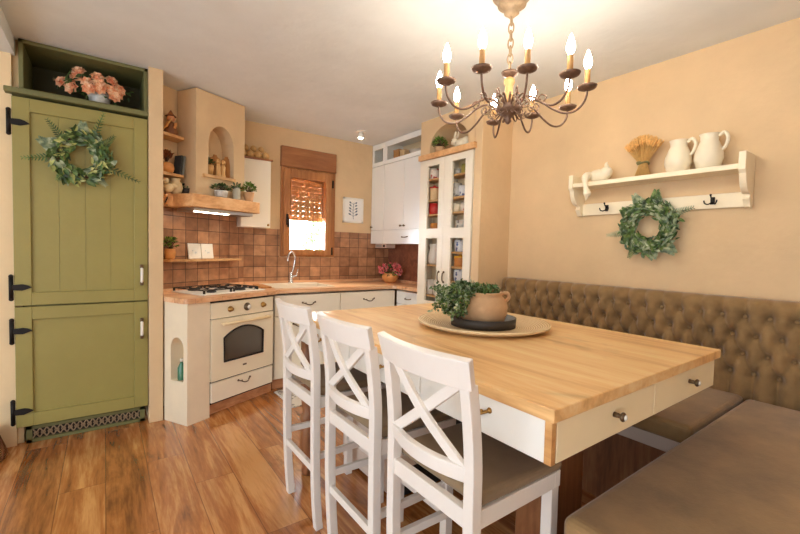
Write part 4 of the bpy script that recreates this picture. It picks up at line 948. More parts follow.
def mug(label, x, y, z, r, h, mat, grp, handle=1, cat='mug', name='mug'):
    t = thing(name, label, cat, (x, y, z), 0, grp)
    m = MB(); m.lathe([(r * .75, 0), (r * .95, h * .1), (r, h * .5), (r * .97, h), (r * .88, h), (r * .88, h * .12)], (x, y, z), 18); obj('cup', m, M[mat], t)
    if handle:
        m = MB(); m.tube([(x - r * .5 * 0, y - (r * .92 + .022 * sin(t_)), z + h * .5 + h * .32 * cos(t_)) for t_ in [pi * k / 8 for k in range(9)]], .0045, 6); obj('handle', m, M[mat], t)
    return t
def tin(label, x, y, z, r, h, mat, lidmat, grp, name='canister', cat='canister'):
    t = thing(name, label, cat, (x, y, z), 0, grp)
    m = MB(); m.lathe([(r, 0), (r, h)], (x, y, z), 18); obj('body', m, M[mat], t, bevel=.002)
    m = MB(); m.lathe([(r * 1.05, h + .0005), (r * 1.05, h + .012), (r * .3, h + .016), (r * .25, h + .028), (.002, h + .03)], (x, y, z), 18); obj('lid', m, M[lidmat], t)
    return t
G1, G2 = 'crockery behind the left glass door', 'crockery behind the right glass door'; e = .0008
mug('red and white printed pot on the top shelf, left glass door', 2.478, 2.875, 1.905 + e, .05, .095, 'redprint', G1, 0, 'pot', 'printed_pot')
mug('small brown cup beside the red printed pot, left glass door', 2.50, 2.775, 1.905 + e, .036, .08, 'terracotta', G1)
tin('beige canister with red lid, left one on the second shelf of the left door', 2.476, 2.875, 1.712 + e, .046, .11, 'kraft', 'red', G1)
tin('beige canister with red lid, right one on the second shelf of the left door', 2.50, 2.775, 1.712 + e, .044, .10, 'kraft', 'red', G1)
mug('plain red mug on the third shelf, left glass door', 2.476, 2.87, 1.582 + e, .05, .10, 'red', G1)
mug('white mug right of the red mug, left glass door', 2.51, 2.768, 1.582 + e, .036, .09, 'whiteceramic', G1)
mug('orange brown bowl on the fourth shelf, left glass door', 2.478, 2.84, 1.44 + e, .055, .06, 'amber', G1, 0, 'bowl', 'bowl')
t = thing('glass_pitcher', 'tall pale glass pitcher behind the lower left pane', 'pitcher', (2.478, 2.85, 1.122 + e), 0, G1)
m = MB(); m.lathe([(.045, 0), (.058, .02), (.06, .09), (.045, .15), (.05, .19), (.044, .19), (.04, .15)], (2.478, 2.85, 1.122 + e), 20); obj('body', m, M['paleglass'], t)
m = MB(); m.tube(spline([(2.478, 2.80, 1.29), (2.478, 2.765, 1.27), (2.478, 2.765, 1.20), (2.478, 2.795, 1.17)], 4), .006, 6); obj('handle', m, M['paleglass'], t)
for k, (y, lab) in enumerate(((2.90, 'left pale glass on the bottom visible shelf, left glass door'), (2.80, 'right pale glass on the bottom visible shelf, left glass door'))):
    mug(lab, 2.478, y, .84 + e, .042, .14, 'paleglass', G1, 0, 'glass', 'drinking_glass')
mug('olive yellow cup on the top shelf, right glass door', 2.478, 2.476, 1.908 + e, .042, .075, 'olive', G2)
mug('dark little pot left of the olive cup, right glass door', 2.50, 2.60, 1.908 + e, .03, .06, 'greyprint', G2, 0, 'pot', 'small_pot')
mug('blue and white mug on the second shelf, nearer the door middle', 2.474, 2.495, 1.716 + e, .045, .09, 'blueprint', G2)
mug('pale printed mug behind the blue mug on the second shelf', 2.490, 2.59, 1.716 + e, .042, .12, 'greyprint', G2)
mug('cream cup, left one on the third shelf of the right glass door', 2.478, 2.575, 1.588 + e, .036, .075, 'creamceramic', G2)
mug('pink white cup, right one on the third shelf of the right glass door', 2.478, 2.48, 1.588 + e, .036, .075, 'redprint', G2)
mug('grey printed bowl on the fourth shelf, right glass door', 2.478, 2.51, 1.44 + e, .054, .075, 'greyprint', G2, 0, 'bowl', 'bowl')
mug('large blue printed mug above the yellow tin, right glass door', 2.476, 2.51, 1.245 + e, .055, .10, 'blueprint', G2)
tin('amber tin with yellow lid under the blue mug, right glass door', 2.476, 2.51, 1.118 + e, .055, .075, 'amber', 'yellow', G2)
mug('large blue printed mug below the amber tin, right glass door', 2.476, 2.51, .99 + e, .055, .10, 'blueprint', G2)
mug('beige bowl on the lowest shelf, right glass door', 2.478, 2.50, .84 + e, .055, .07, 'kraft', G2, 0, 'bowl', 'bowl')
# niche above
potplant('bushy green plant in clay pot in the arched niche above the crockery', Vector((2.46, 2.80, 2.1245)), [(.034, 0), (.042, .03), (.047, .06), (.04, .06), (.036, .04)], 'clay', 'leafbright', 170, .06, .11, .03, .013)
rb_ = thing('ceramic_rabbit', 'white ceramic rabbit lying in the arched niche above the crockery', 'figurine', (2.47, 2.55, 2.1245))
m = MB(); c = Vector((2.47, 2.53, 2.1245)); m.ball(c + Vector((0, 0, .045)), .047, 16, 12, (.9, 1.75, .95)); m.ball(c + Vector((0, -.055, .05)), .045, 14, 10, (.9, 1, 1)); m.ball(c + Vector((0, -.095, .035)), .018, 10, 8)
for s_ in (-1, 1): m.ball(c + Vector((s_ * .025, .085, .014)), .014, 10, 8, (.8, 1.8, .8))
obj('body', m, M['creamceramic'], rb_)
m = MB(); m.ball(c + Vector((0, .085, .075)), .034, 14, 10, (.85, 1.15, 1)); m.ball(c + Vector((0, .112, .066)), .016, 10, 8); obj('head', m, M['creamceramic'], rb_)
for s_ in (-1, 1):
    m = MB(); m.ball(c + Vector((s_ * .015, .07, .125)), .03, 10, 8, (.3, .4, 1.2), Matrix.Rotation(radians(18), 3, 'X')); obj('ear', m, M['creamceramic'], rb_)
m = MB()
for s_ in (-1, 1): m.ball(c + Vector((s_ * .027, .098, .082)), .004, 8, 6)
obj('eyes', m, M['dark'], rb_)
# ceiling spotlight
sp = thing('ceiling_spotlight', 'small white spotlight on the kitchen ceiling', 'spotlight', (2.10, 3.60, ZC))
m = MB(); m.cyl((2.10, 3.60, ZC - .014), (2.10, 3.60, ZC - .0005), .05, seg=20); obj('base', m, M['whiteceramic'], sp)
m = MB(); m.cyl((2.10, 3.60, ZC - .07), (2.10, 3.60, ZC - .014), .03, .022, 20); obj('lamp_head', m, M['whiteceramic'], sp)
m = MB(); m.cyl((2.10, 3.60, ZC - .073), (2.10, 3.60, ZC - .0705), .024, seg=18); obj('lens', m, M['spot'], sp)

# ================================================================== TABLE
TX0, TX1, TY0, TY1, TZ = .857, 2.012, .54, 2.165, .88
tb = thing('dining_table', 'large oak topped counter table with white and cream drawers', 'table', (1.43, 1.35, 0))
obj('tabletop', MB().box((TX0, TY0, .846), (TX1, TY1, TZ)), M['tabletop'], tb, bevel=.003)
obj('frame', MB().box((.888, .572, .74), (1.985, 2.13, .8455)), M['tableedge'], tb)
I4 = Matrix.Identity(4)
for x0, x1, kx in ((.892, 1.434, 1.172), (1.438, 1.985, 1.725)):
    d = obj('drawer', MB().box((x0, .552, .735), (x1, .571, .843)), M['tablecream'], tb, bevel=.002)
    m = MB(); m.tube([(kx, .552, .797), (kx, .532, .797)], [.008, .006], 10); m.ball((kx, .527, .797), .0135, 12, 8, (1, .6, 1)); k = obj('knob', m, M['antique'], d)
    m = MB(); m.ball((kx, .5195, .797), .008, 10, 8, (1, .5, 1)); obj('knob_inlay', m, M['porcelain'], k)
TL = Matrix.Translation((.87, 0, 0)) @ R3(-pi / 2)      # local s -> -y, outward -> -x
for y0, y1 in ((.572, 1.055), (1.059, 1.55), (1.554, 2.12)):
    d = obj('drawer', MB().box((.869, y0, .735), (.887, y1, .843)), M['white'], tb, bevel=.002)
    obj('handle', bow(TL, -((y0 + y1) / 2 if y0 > .6 else .79), 0, .797, .085), M['brass'], d)
obj('corner_post', MB().box((.869, .552, .735), (.887, .5715, .8455)), M['tableedge'], tb)
obj('leg', MB().box((1.205, .75, 0), (1.385, .90, .7395)), M['brownwood'], tb, bevel=.004)
obj('base_cabinet', MB().box((1.145, 1.58, .02), (1.72, 2.10, .7395)), M['bench_base'], tb, bevel=.004, label='pale storage base under the table')
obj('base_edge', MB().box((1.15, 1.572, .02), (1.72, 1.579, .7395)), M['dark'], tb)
m = MB(); m.lathe([(.03, 0), (.034, .02), (.03, .04), (.028, .08), (.04, .12), (.044, .2), (.036, .27), (.03, .285), (.044, .30), (.044, .33), (.03, .345), (.038, .40), (.042, .52), (.034, .60), (.045, .615), (.045, .739)], (.905, 2.06, 0), 20)
obj('leg', m, M['brownwood'], tb, label='turned brown wooden leg')
m = MB(); m.lathe([(.03, 0), (.034, .02), (.03, .04), (.028, .08), (.04, .12), (.044, .2), (.036, .27), (.03, .285), (.044, .30), (.044, .33), (.03, .345), (.038, .40), (.042, .52), (.034, .60), (.045, .615), (.045, .739)], (1.88, 2.06, 0), 20)
obj('leg', m, M['brownwood'], tb, label='turned brown wooden leg')

# tray + pot on the table
pc = Vector((1.525, 1.375, TZ + .0008))
m = MB(); m.lathe([(.0, .004), (.20, .004), (.245, .008), (.29, .022), (.318, .03), (.322, .025), (.318, .018), (.27, .0), (.0, .0)], tuple(pc), 56, caps=False)
one('woven_tray', m, M['wicker'], 'large round tan ridged tray in the middle of the table', 'tray', tuple(pc))
m = MB(); r = .158; z0 = .005; m.lathe([(.0, z0), (r, z0), (r + .003, z0 + .044), (r - .006, z0 + .044), (r - .009, z0 + .006), (0, z0 + .006)], tuple(pc), 48, caps=False)
one('black_tray', m, M['blacktray'], 'round black tray under the clay pot', 'tray', tuple(pc + Vector((0, 0, .004))))
bz = pc + Vector((0, 0, .0128))
pt = thing('trailing_plant', 'squat clay pot with trailing green plant on the black tray', 'plant', tuple(bz))
m = MB(); m.lathe([(.085, 0), (.10, .01), (.114, .05), (.118, .085), (.112, .115), (.095, .135), (.088, .142), (.094, .150), (.098, .158), (.09, .16), (.08, .15), (.08, .12), (.02, .115)], tuple(bz), 36); po = obj('pot', m, M['clay'], pt)
hd2 = Vector((cos(radians(-38)), sin(radians(-38)), 0))
m = MB(); m.tube(spline([bz + hd2 * .088 + Vector((0, 0, .15)), bz + hd2 * .115 + Vector((0, 0, .155)), bz + hd2 * .125 + Vector((0, 0, .135)), bz + hd2 * .108 + Vector((0, 0, .112))], 5), .009, 8); obj('ear_handle', m, M['clay'], po)
m = MB(); m.tube(spline([bz - hd2 * .088 + Vector((0, 0, .15)), bz - hd2 * .115 + Vector((0, 0, .155)), bz - hd2 * .125 + Vector((0, 0, .135)), bz - hd2 * .108 + Vector((0, 0, .112))], 5), .009, 8); obj('ear_handle', m, M['clay'], po)
lv = MB(); lv2 = MB(); st = MB()
lft = Vector((-.80, .60, 0)); frn = Vector((-.60, -.80, 0))
for k in range(46):
    a = rnd(-.7, .9); dr_ = (lft * cos(a) + frn * sin(a) * .9).normalized(); p0 = bz + dr_ * rnd(.0, .07) + Vector((0, 0, .15)); reach = rnd(.10, .20); drop = rnd(.02, .19) if k > 12 else -.02
    pts = spline([p0, p0 + dr_ * .06 + Vector((0, 0, rnd(.02, .05))), p0 + dr_ * reach * .8 + Vector((0, 0, -drop * .3)), p0 + dr_ * reach + Vector((0, 0, -drop * .85))], 5)
    pts = [Vector((p.x, p.y, max(p.z, pc.z + .078))) for p in pts]; st.tube(pts, .0014, 4)
    for p in pts[1:]:
        for q_ in range(4): (lv if rnd(0, 1) < .6 else lv2).leaf(p + rdir() * .012, rdir() + Vector((0, 0, -.2)), rdir(), rnd(.014, .024), rnd(.009, .014))
for k in range(420):
    a = rnd(0, 2 * pi); r_ = .1 * sqrt(rnd(0, 1)); lv.leaf(bz + Vector((cos(a) * r_, sin(a) * r_, .155 + rnd(0, .035))) + lft * .03, rdir() + Vector((0, 0, .3)), rdir(), rnd(.014, .024), rnd(.009, .014))
obj('leaves', lv, M['leaf'], pt); obj('leaves', lv2, M['leafgrey'], pt); obj('stem', st, M['leafdeep'], pt)

# ================================================================== CHAIRS
XO = .93
ch = thing('bar_chair', 'white cross-back bar chair nearest the camera, at the table corner', 'chair', (XO, .85, 0), 0, 'white bar chairs along the table')
WM[ch.name] = Matrix.Identity(4)                        # build in local coordinates
def cx(x): return x - XO
HW = .168
pp_ = [(.766, 0), (.752, .15), (.744, .35), (.741, .6), (.739, .72), (.728, .83), (.713, .925)]
for s_ in (1, -1):
    m = MB(); pts = [(cx(x), s_ * (HW if z > .3 else HW - .004), z) for x, z in pp_]
    m.sweep_rect(spline(pts, 3), .034, [.034] * 19, (1, 0, 0)); obj('leg', m, M['chair'], ch, bevel=.003, label='rear leg rising into the back post')
    m = MB(); m.bar((cx(1.092), s_ * .158, 0), (cx(1.092), s_ * .158, .549), .036, .036, (1, 0, 0)); obj('leg', m, M['chair'], ch, bevel=.003)
    m = MB(); m.bar((cx(.748), s_ * .165, .33), (cx(1.09), s_ * .158, .33), .018, .028); obj('stretcher', m, M['chair'], ch, bevel=.002)
m = MB(); m.bar((cx(.744), -HW, .272), (cx(.744), HW, .272), .018, .030); obj('stretcher', m, M['chair'], ch, bevel=.002)
m = MB(); m.bar((cx(1.092), -.158, .21), (cx(1.092), .158, .21), .018, .034); obj('stretcher', m, M['chair'], ch, bevel=.002)
def bowed(hw, xm, z, bow_, w, h, up, n=12): return MB().sweep_rect([(cx(xm - bow_ * (1 - (y / hw) ** 2)), y, z) for y in [-hw + 2 * hw * k / n for k in range(n + 1)]], w, h, up)
obj('top_rail', bowed(.190, .703, .957, .032, .024, .078, (-.28, 0, 1)), M['chair'], ch, bevel=.003)
obj('lower_rail', bowed(HW - .010, .735, .692, .034, .020, .042, (-.1, 0, 1)), M['chair'], ch, bevel=.003)
for s_ in (1, -1):
    pts = [(cx(.714), s_ * .142, .925), (cx(.710 - (.004 if s_ > 0 else -.010)), s_ * .0, .812), (cx(.729), -s_ * .15, .70)]
    m = MB(); m.sweep_rect(spline(pts, 4), .015, .030, (0, s_ * .62, .78)); 
    m = MB(); m.sweep_rect(spline(pts, 4), .030, .014, (1, 0, 0)); obj('cross_bar', m, M['chair'], ch, bevel=.002)
m = MB(); z0, z1 = .549, .598
m.box((cx(.730), -HW, z0), (cx(.752), HW, z1)); m.box((cx(1.085), -.178, z0), (cx(1.112), .178, z1)); m.box((cx(.752), -.178, z0), (cx(1.085), -.158, z1)); m.box((cx(.752), .158, z0), (cx(1.085), .178, z1))
obj('seat_frame', m, M['chair'], ch, bevel=.002)
m = MB(); m.hexa([(cx(.760), -.176, .5985), (cx(1.118), -.186, .5985), (cx(1.118), .186, .5985), (cx(.760), .176, .5985), (cx(.762), -.174, .638), (cx(1.116), -.184, .632), (cx(1.116), .184, .632), (cx(.762), .174, .638)])
obj('seat', m, M['seatfabric'], ch, bevel=.017, seg=4, label='padded taupe seat cushion')
WM[ch.name] = Matrix.Translation((XO, .85, 0))
dup(ch, (XO, 1.300, 0), 0, 'white cross-back bar chair in the middle of the three at the table')
dup(ch, (XO, 1.782, 0), 0, 'white cross-back bar chair farthest from the camera, next to the oven')

# ================================================================== BENCH
bn = thing('tufted_bench', 'brown velvet bench with button tufted backrest along the right wall', 'bench', (2.33, 1.4, 0))
s_, rz_ = .0967, .096
def tuft(y, z):
    Y = (y - .527) / s_; Z = (z - .95) / rz_
    if Z >= 0: return abs(sin(pi * Y)), Z
    if Z <= -3: return abs(cos(pi * Y)), Z
    return sqrt(abs(sin(pi * (Y + Z / 2)) * sin(pi * (Y - Z / 2)))), Z
m = MB(); ny = 300; ya, yb = .03, 2.205; rows = []
prof = []                                             # (x base, z, bulge weight, z for pattern)
for k in range(46): z = .45 + (1.0 - .45) * k / 45; prof.append((2.668, z, 1.0, z))
for k in range(1, 9): a = pi / 2 * k / 8; prof.append((2.668 + .045 * (1 - cos(a)), 1.0 + .042 * sin(a), 1.0 - .7 * k / 8, 1.0 + .03 * k / 8))
prof.append((2.752, 1.043, .1, 1.04)); prof.append((2.752, .45, 0, .45))
for x, z, w, zp in prof:
    r_ = []
    for j in range(ny + 1):
        y = ya + (yb - ya) * j / ny; t_, Z = tuft(y, zp); edge = min(1, (y - ya) / .03, (yb - y) / .03)
        Y = (y - .527) / s_; Zc = min(0, max(-3, round(Z))); yb_ = (Y - (.5 if Zc % 2 else 0)); dy_ = (yb_ - round(yb_)) * s_; dz_ = (Z - Zc) * rz_
        dim = math.exp(-((dy_ * dy_ + dz_ * dz_) / .021 ** 2))
        bl = (.050 * (.30 + .70 * t_ ** .85) * (1 if Z < .1 else .75) * (1 - dim) - .014 * dim) * w * max(0, edge) ** .5
        n_ = (x - bl, y, z + (bl * .35 if z > 1.0 else 0)); r_.append(m.P(n_))
    rows.append(r_)
for k in range(len(rows) - 1):
    for j in range(ny): m.F((rows[k][j], rows[k][j + 1], rows[k + 1][j + 1], rows[k + 1][j]), True)
m.F([r_[0] for r_ in rows], False); m.F([r_[-1] for r_ in rows][::-1], False)
bk_ = obj('backrest', m, M['velvet'], bn)
bt0 = None
for row, ph, z in ((0, .527, .95), (1, .4785, .854), (2, .527, .758), (3, .4785, .662)):
    k = -4
    while True:
        y = ph + k * s_; k += 1
        if y < .06: continue
        if y > 2.2: break
        if y < .25: continue
        if bt0 is None:
            mb_ = MB(); mb_.ball((0, 0, 0), .0105, 10, 6, (.55, 1, 1)); WM_b = WM[bk_.name]; bt0 = obj('button', mb_, M['velvet'], bk_, local=True); bb_ = bt0
        else: bb_ = bt0.copy(); COL.objects.link(bb_)
        bb_.location = Vector((2.668, y, z)) - Vector((2.33, 1.4, 0))
obj('seat_cushion', MB().box((1.935, .60, .466), (2.640, 2.215, .552)), M['velvet'], bn, bevel=.025, seg=4)
obj('base_panel', MB().box((1.985, .60, .392), (2.64, 2.215, .465)), M['bench_base'], bn, bevel=.004, label='pale seat rail')
obj('plinth', MB().box((2.05, .60, 0), (2.64, 2.215, .391)), M['brownwood'], bn)
b2 = thing('seat_bench', 'wide brown velvet bench seat in the near right corner', 'bench', (1.8, .3, 0))
obj('seat_cushion', MB().box((.985, .02, .40), (2.612, .590, .552)), M['velvet'], b2, bevel=.028, seg=4)
obj('base_panel', MB().box((1.02, .05, .10), (2.61, .56, .399)), M['velvet'], b2, bevel=.004)
obj('plinth', MB().box((1.07, .09, 0), (2.60, .51, .0995)), M['dark'], b2)

# ================================================================== CHANDELIER
CC = Vector((1.510, 1.250, 0)); PZ = 1.955
cd = thing('chandelier', 'rustic ten arm candle chandelier hanging over the table', 'chandelier', (CC.x, CC.y, ZC))
def cc_(r, a, z): return (CC.x + r * cos(a), CC.y + r * sin(a), z)
m = MB(); m.lathe([(.012, 2.322), (.02, 2.330), (.034, 2.340), (.03, 2.350), (.048, 2.366), (.064, 2.375), (.06, 2.386), (.078, 2.403), (.088, 2.414), (.084, 2.425), (.094, 2.436), (.02, 2.4365)], (CC.x, CC.y, 0), 26); obj('ceiling_rose', m, M['gildcream'], cd)
m = MB(); n = 7; za, zb = 2.085, 2.328
for k in range(n):
    z = za + (zb - za) * (k + .5) / n; L = (zb - za) / n * .72; a = (k % 2) * pi / 2 + .4
    m.tube([(CC.x + .012 * cos(t) * cos(a), CC.y + .012 * cos(t) * sin(a), z + L * sin(t)) for t in [2 * pi * q / 12 for q in range(12)]], .0036, 6, closed=True)
obj('chain', m, M['gildcream'], cd)
def lz(pr, dz, seg=22): return MB().lathe([(r, z + dz) for r, z in pr], (CC.x, CC.y, 0), seg)
obj('top_dish', lz([(.004, 2.03), (.01, 2.022), (.012, 2.012), (.034, 2.006), (.038, 2.009), (.035, 1.998), (.02, 1.99), (.012, 1.985)], .068), M['rust'], cd)
obj('column', lz([(.014, 2.053), (.024, 2.043), (.026, 2.028), (.018, 2.015), (.019, 1.98), (.024, 1.965), (.018, 1.957), (.03, 1.948), (.012, 1.935)], 0), M['candle'], cd)
obj('hub', lz([(.012, 1.88), (.035, 1.876), (.055, 1.866), (.06, 1.855), (.05, 1.842), (.03, 1.832), (.022, 1.822), (.012, 1.81), (.016, 1.80), (.008, 1.79), (.001, 1.786)], .055), M['rust'], cd)
HZ = .055
for k in range(16):
    a = 2 * pi * k / 16; lv = MB()
    pts = spline([cc_(.035, a, 1.868 + HZ), cc_(.058, a, 1.895 + HZ), cc_(.082, a, 1.905 + HZ), cc_(.09, a, 1.89 + HZ)], 4); lv.sweep_rect(pts, [.012 - .0006 * q for q in range(len(pts))], .002, (0, 0, 1)); obj('collar_leaf', lv, M['rust'], cd)
    lv = MB(); pts = spline([cc_(.035, a + .2, 1.845 + HZ), cc_(.06, a + .2, 1.822 + HZ), cc_(.078, a + .2, 1.818 + HZ), cc_(.085, a + .2, 1.83 + HZ)], 4); lv.sweep_rect(pts, [.010 - .0005 * q for q in range(len(pts))], .002, (0, 0, 1)); obj('collar_leaf', lv, M['rust'], cd)
for deg, AR in ((173, .352), (-158, .348), (-128, .305), (-94, .318), (-63, .328), (-19, .325), (15, .29), (52, .352), (91, .338), (128, .325)):
    a = radians(deg); q_ = AR / .327
    am = MB(); pts = spline([cc_(.04, a, 1.905), cc_(.09, a, 1.935), cc_(.14 * q_, a, 1.926), cc_(.19 * q_, a, 1.888), cc_(.24 * q_, a, 1.862), cc_(.285 * q_, a, 1.866), cc_(.315 * q_, a, 1.894), cc_(AR, a, 1.928), cc_(AR, a, PZ - .004)], 4)
    am.tube(pts, .0048, 7)
    arm = obj('arm', am, M['rust'], cd)
    sc_m = MB()
    sc_m.tube(spline([cc_(.15, a, 1.918), cc_(.165, a, 1.943), cc_(.145, a, 1.956), cc_(.132, a, 1.941), cc_(.143, a, 1.934)], 4), .0034, 6); obj('scroll', sc_m, M['rust'], arm)
    sc_m = MB(); sc_m.tube(spline([cc_(.10, a, 1.935), cc_(.12, a, 1.908), cc_(.105, a, 1.892), cc_(.088, a, 1.899), cc_(.095, a, 1.91)], 4), .0034, 6); obj('scroll', sc_m, M['gildcream'], arm)
    p = cc_(AR, a, 0)
    m = MB(); m.lathe([(.006, PZ - .012), (.02, PZ - .008), (.036, PZ - .001), (.041, PZ + .008), (.039, PZ + .009), (.032, PZ + .003), (.012, PZ - .001)], p, 22); obj('drip_dish', m, M['rust'], arm)
    m = MB(); m.lathe([(.0115, PZ - .001), (.0115, PZ + .07), (.0125, PZ + .074), (.009, PZ + .080)], p, 12); m.tube([(p[0] + .011, p[1], PZ + .076), (p[0] + .013, p[1], PZ + .05), (p[0] + .012, p[1], PZ + .03)], [.003, .0035, .0015], 5); obj('candle_sleeve', m, M['candle'], arm)
    m = MB(); m.lathe([(.007, PZ + .080), (.012, PZ + .088), (.0165, PZ + .102), (.016, PZ + .116), (.011, PZ + .135), (.005, PZ + .152), (.001, PZ + .16)], p, 12); obj('bulb', m, M['bulb'], arm, label='glowing flame shaped bulb')

# ================================================================== WALL SHELF
ws = thing('wall_shelf', 'cream wooden wall shelf with hook rail above the bench', 'shelf', (2.75, 1.12, 1.52))
obj('board', MB().box((2.602, .672, 1.704), (2.757, 1.572, 1.732)), M['shelfcream'], ws, bevel=.003)
obj('hook_rail', MB().box((2.737, .672, 1.523), (2.757, 1.572, 1.602)), M['shelfcream'], ws, bevel=.002)
for y0, y1 in ((.642, .672), (1.572, 1.602)):
    pr = [(2.596, 1.79), (2.596, 1.70)] + [(2.612 + .085 * (1 - cos(t)) , 1.70 - .115 * sin(t)) for t in [pi / 2 * k / 10 for k in range(1, 11)]] + [(2.70, 1.575), (2.692, 1.56), (2.705, 1.545), (2.72, 1.52), (2.757, 1.515), (2.757, 1.79)]
    obj('bracket', MB().prism(pr, y0, y1, lambda a, b, c: (a, c, b)), M['shelfcream'], ws, bevel=.002)
for y in (1.40, .812):
    m = MB(); m.box((2.733, y - .01, 1.545), (2.738, y + .01, 1.585)); 
    for q in (-1, 1): m.tube(spline([(2.733, y, 1.558), (2.715, y + q * .015, 1.545), (2.70, y + q * .026, 1.55), (2.698, y + q * .03, 1.565)], 4), .0035, 6)
    m.tube(spline([(2.733, y, 1.578), (2.712, y, 1.578), (2.70, y, 1.592)], 4), .0035, 6); m.ball((2.70, y, 1.594), .006, 8, 6)
    obj('hook', m, M['iron'], ws, label='black double hook')
zs = 1.7325
def jug(label, y, r, h):
    t = thing('jug', label, 'jug', (2.68, y, zs), 0, 'cream jugs on the wall shelf')
    m = MB(); m.lathe([(r * .68, 0), (r * .8, h * .03), (r, h * .3), (r * .97, h * .45), (r * .72, h * .72), (r * .6, h * .82), (r * .64, h * .95), (r * .7, h), (r * .62, h), (r * .54, h * .84), (r * .6, h * .7)], (2.68, y, zs), 28); 
    obj('body', m, M['creamceramic'], t)
    m = MB(); m.tube(spline([(2.68, y - r * .60, zs + h * .92), (2.68, y - r * .95, zs + h * 1.0), (2.68, y - r * 1.22, zs + h * .84), (2.68, y - r * 1.1, zs + h * .62), (2.68, y - r * .82, zs + h * .5)], 5), .009, 8); obj('handle', m, M['creamceramic'], t)
jug('left cream ceramic jug on the wall shelf, beside the wheat', .972, .068, .185); jug('right cream ceramic jug on the wall shelf, slightly taller', .825, .067, .19)
wh = thing('wheat_sheaf', 'tied sheaf of dry wheat standing on the wall shelf', 'dried wheat', (2.68, 1.16, zs))
st = MB(); er = MB()
for k in range(120):
    a = rnd(0, 2 * pi); q_ = sqrt(rnd(0, 1)); b = Vector((2.68 + cos(a) * .040 * q_, 1.16 + sin(a) * .05 * q_, zs)); mid = Vector((2.68 + cos(a) * .018 * q_, 1.16 + sin(a) * .022 * q_, zs + .085)); tp = Vector((2.68 + cos(a) * .06 * q_, 1.16 + sin(a) * .088 * q_, zs + .165 + .05 * (1 - q_ * q_)))
    st.tube([b, mid, tp], .0016, 4); d = (tp - mid).normalized(); er.tube([tp, tp + d * .012, tp + d * .03, tp + d * .045], [.002, .0058, .005, .001], 5)
    if k % 2: er.leaf(tp, d + rdir() * .3, rdir(), .04, .006)
obj('stems', st, M['wheatstem'], wh); obj('ears', er, M['wheat'], wh)
m = MB(); m.tube([(2.68 + .026 * cos(t), 1.16 + .030 * sin(t), zs + .085 + .004 * sin(2 * t)) for t in [2 * pi * k / 20 for k in range(20)]], .006, 6, closed=True); m.ball((2.655, 1.175, zs + .088), .012, 8, 6, (.6, 1.4, .8)); obj('ribbon', m, M['twine'], wh)
cf_ = thing('ceramic_figure', 'white ceramic animal figure draped over the left end of the wall shelf', 'figurine', (2.66, 1.42, zs))
m = MB(); m.ball((2.66, 1.42, zs + .042), .043, 18, 12, (1.0, 1.75, 1.0)); m.ball((2.655, 1.375, zs + .055), .036, 14, 10, (1, 1.1, 1.1)); m.tube(spline([(2.66, 1.372, zs + .08), (2.66, 1.378, zs + .11), (2.66, 1.372, zs + .125)], 4), [.016, .0155, .015, .013, .011, .009, .006, .004, .002], 8)
obj('body', m, M['creamceramic'], cf_)
m = MB(); m.tube(spline([(2.64, 1.475, zs + .045), (2.60, 1.478, zs + .038), (2.578, 1.474, zs + .005), (2.578, 1.466, zs - .04), (2.58, 1.458, zs - .075), (2.582, 1.458, zs - .10), (2.584, 1.466, zs - .125)], 4), [.026 - .0004 * k if k < 8 else (.016 if k < 13 else (.018 + .002 * (k - 13) if k < 18 else max(.003, .026 - .0035 * (k - 17)))) for k in range(25)], 10); obj('tail', m, M['creamceramic'], cf_)
ring_wreath('hanging_wreath', 'grey green leaf wreath hanging from the wall shelf rail', (2.728, 1.118, 1.428), 'x', .116, .050, 'x', [M['leaf'], M['leafgrey'], M['leafgrey'], M['leaf'], M['leafdeep']], n=900, ls=.72,
            outs=[(pi * 1.08, .13, -.1, 1, True), (1.35, .10, .1, 0, False), (.6, .14, -.35, 1, True), (-.9, .10, .2, 1, False), (1.9, .10, .2, 1, False), (-2.2, .10, .3, 0, True), (-1.5, .08, .3, 1, False), (2.6, .08, -.2, 0, False)])

# ================================================================== FLOOR PIECES
m = MB(); m.box((1.19, 2.98, 0), (1.95, 3.40, .008)); rg = thing('kitchen_rug', 'small grey patterned rug on the floor before the sink', 'rug', (1.6, 3.2, 0)); obj('pile', m, M['rugmat'], rg, bevel=.002)
m = MB()
for k in range(34): y = 2.985 + k * .0122; m.tube([(1.19, y, .005), (1.172, y + rnd(-.004, .004), .003)], .002, 4)
obj('fringe', m, M['paper'], rg)
bsk = thing('woven_basket', 'brown woven basket on the floor at the left picture edge', 'basket', (-.60, 3.14, 0))
m = MB(); m.lathe([(.12, 0), (.13, .01), (.118, .05), (.098, .12), (.085, .17), (.078, .17), (.09, .12), (.11, .03), (.0, .02)], (-.585, 3.16, 0), 26); obj('bowl', m, M['basket'], bsk)
m = MB()
for k in range(14):
    a = 2 * pi * k / 14
    for q in (-1, 1): m.tube([(-.585 + r * cos(a + q * t), 3.16 + r * sin(a + q * t), z) for r, z, t in ((.132, .012, 0), (.12, .055, .2), (.10, .12, .4), (.088, .165, .6))], .005, 5)
obj('lattice', m, M['brownwood'], bsk)

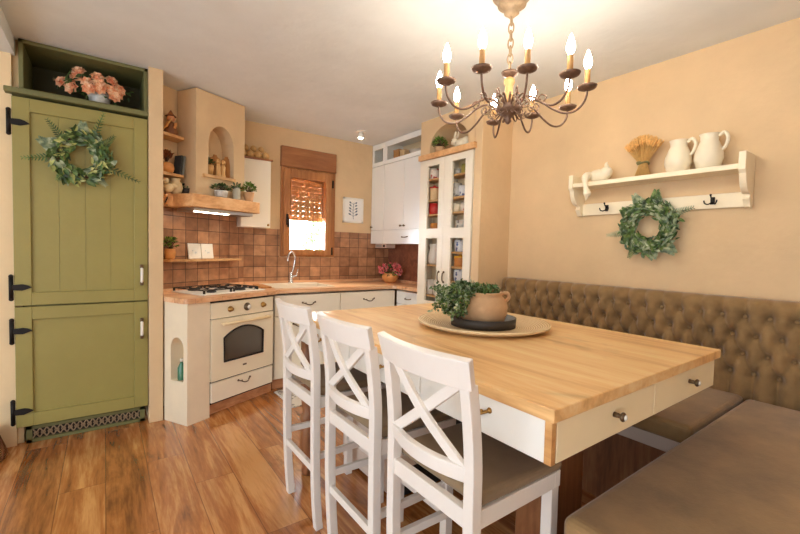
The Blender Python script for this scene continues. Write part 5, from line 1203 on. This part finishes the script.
# ================================================================== CAMERA AND LIGHT
cam = bpy.data.cameras.new('camera'); co = bpy.data.objects.new('camera', cam); COL.objects.link(co)
fpx, yaw, pit, rol = 405.26, radians(36.16166), radians(2.43634), radians(-1.43118)
cy_, sy_ = cos(yaw), sin(yaw); fwd = Vector((sy_, cy_, 0)); rgt = Vector((cy_, -sy_, 0)); dwn = Vector((0, 0, -1))
f2 = fwd * cos(pit) + dwn * sin(pit); d2 = dwn * cos(pit) - fwd * sin(pit)
r3 = rgt * cos(rol) + d2 * sin(rol); d3 = d2 * cos(rol) - rgt * sin(rol)
co.matrix_world = Matrix(((r3.x, -d3.x, -f2.x, 0), (r3.y, -d3.y, -f2.y, 0), (r3.z, -d3.z, -f2.z, 1.25), (0, 0, 0, 1)))
cam.sensor_width = 36; cam.lens = fpx * 36 / 800; cam.clip_start = .05; SC.camera = co

w = bpy.data.worlds.new('world'); SC.world = w; w.use_nodes = True
bg = w.node_tree.nodes['Background']; bg.inputs[0].default_value = (.82, .92, 1.0, 1); bg.inputs[1].default_value = 2.7
def area(name, loc, rot, sx, sy, power, col):
    l = bpy.data.lights.new(name, 'AREA'); l.shape = 'RECTANGLE'; l.size = sx; l.size_y = sy; l.energy = power; l.color = col
    o = bpy.data.objects.new(name, l); COL.objects.link(o); o.location = loc; o.rotation_euler = rot; return o
pt_ = area('window_portal', (-2.6, .25, 1.18), (0, radians(-90), 0), 2.1, 3.8, 1, (1, 1, 1)); pt_.data.cycles.is_portal = True
p3_ = area('rear_portal', (-1.55, -2.2, 1.18), (radians(90), 0, 0), 1.5, 2.1, 1, (1, 1, 1)); p3_.data.cycles.is_portal = True  # samples sky light through the added rear opening
p2_ = area('kitchen_window_portal', (1.72, 4.11, 1.38), (radians(-90), 0, 0), .4, .33, 1, (1, 1, 1)); p2_.data.cycles.is_portal = True
sn = bpy.data.lights.new('sun', 'SUN'); sn.energy = 260; sn.angle = .03; sn.color = (.9, .95, 1); sno = bpy.data.objects.new('sun', sn); COL.objects.link(sno); sno.rotation_euler = (radians(48), 0, 0)
sp_ = bpy.data.lights.new('spotlight_beam', 'SPOT'); sp_.energy = 60; sp_.color = (1, .86, .68); sp_.spot_size = radians(100); sp_.spot_blend = .6; sp_.shadow_soft_size = .03
so = bpy.data.objects.new('spotlight_beam', sp_); COL.objects.link(so); so.location = (2.10, 3.60, 2.355); so.rotation_euler = (Vector((1.0, 2.7, .4)) - Vector((2.10, 3.60, 2.355))).to_track_quat('-Z', 'Y').to_euler()
vs = SC.view_settings; vs.view_transform = 'Standard'; vs.look = 'None'; vs.exposure = 0.6; vs.gamma = 1.0; vs.use_curve_mapping = False
SC.cycles.max_bounces = 8; SC.cycles.diffuse_bounces = 5; SC.cycles.glossy_bounces = 4; SC.cycles.transparent_max_bounces = 12
SC.cycles.use_denoising = True; SC.cycles.sample_clamp_indirect = 16.0
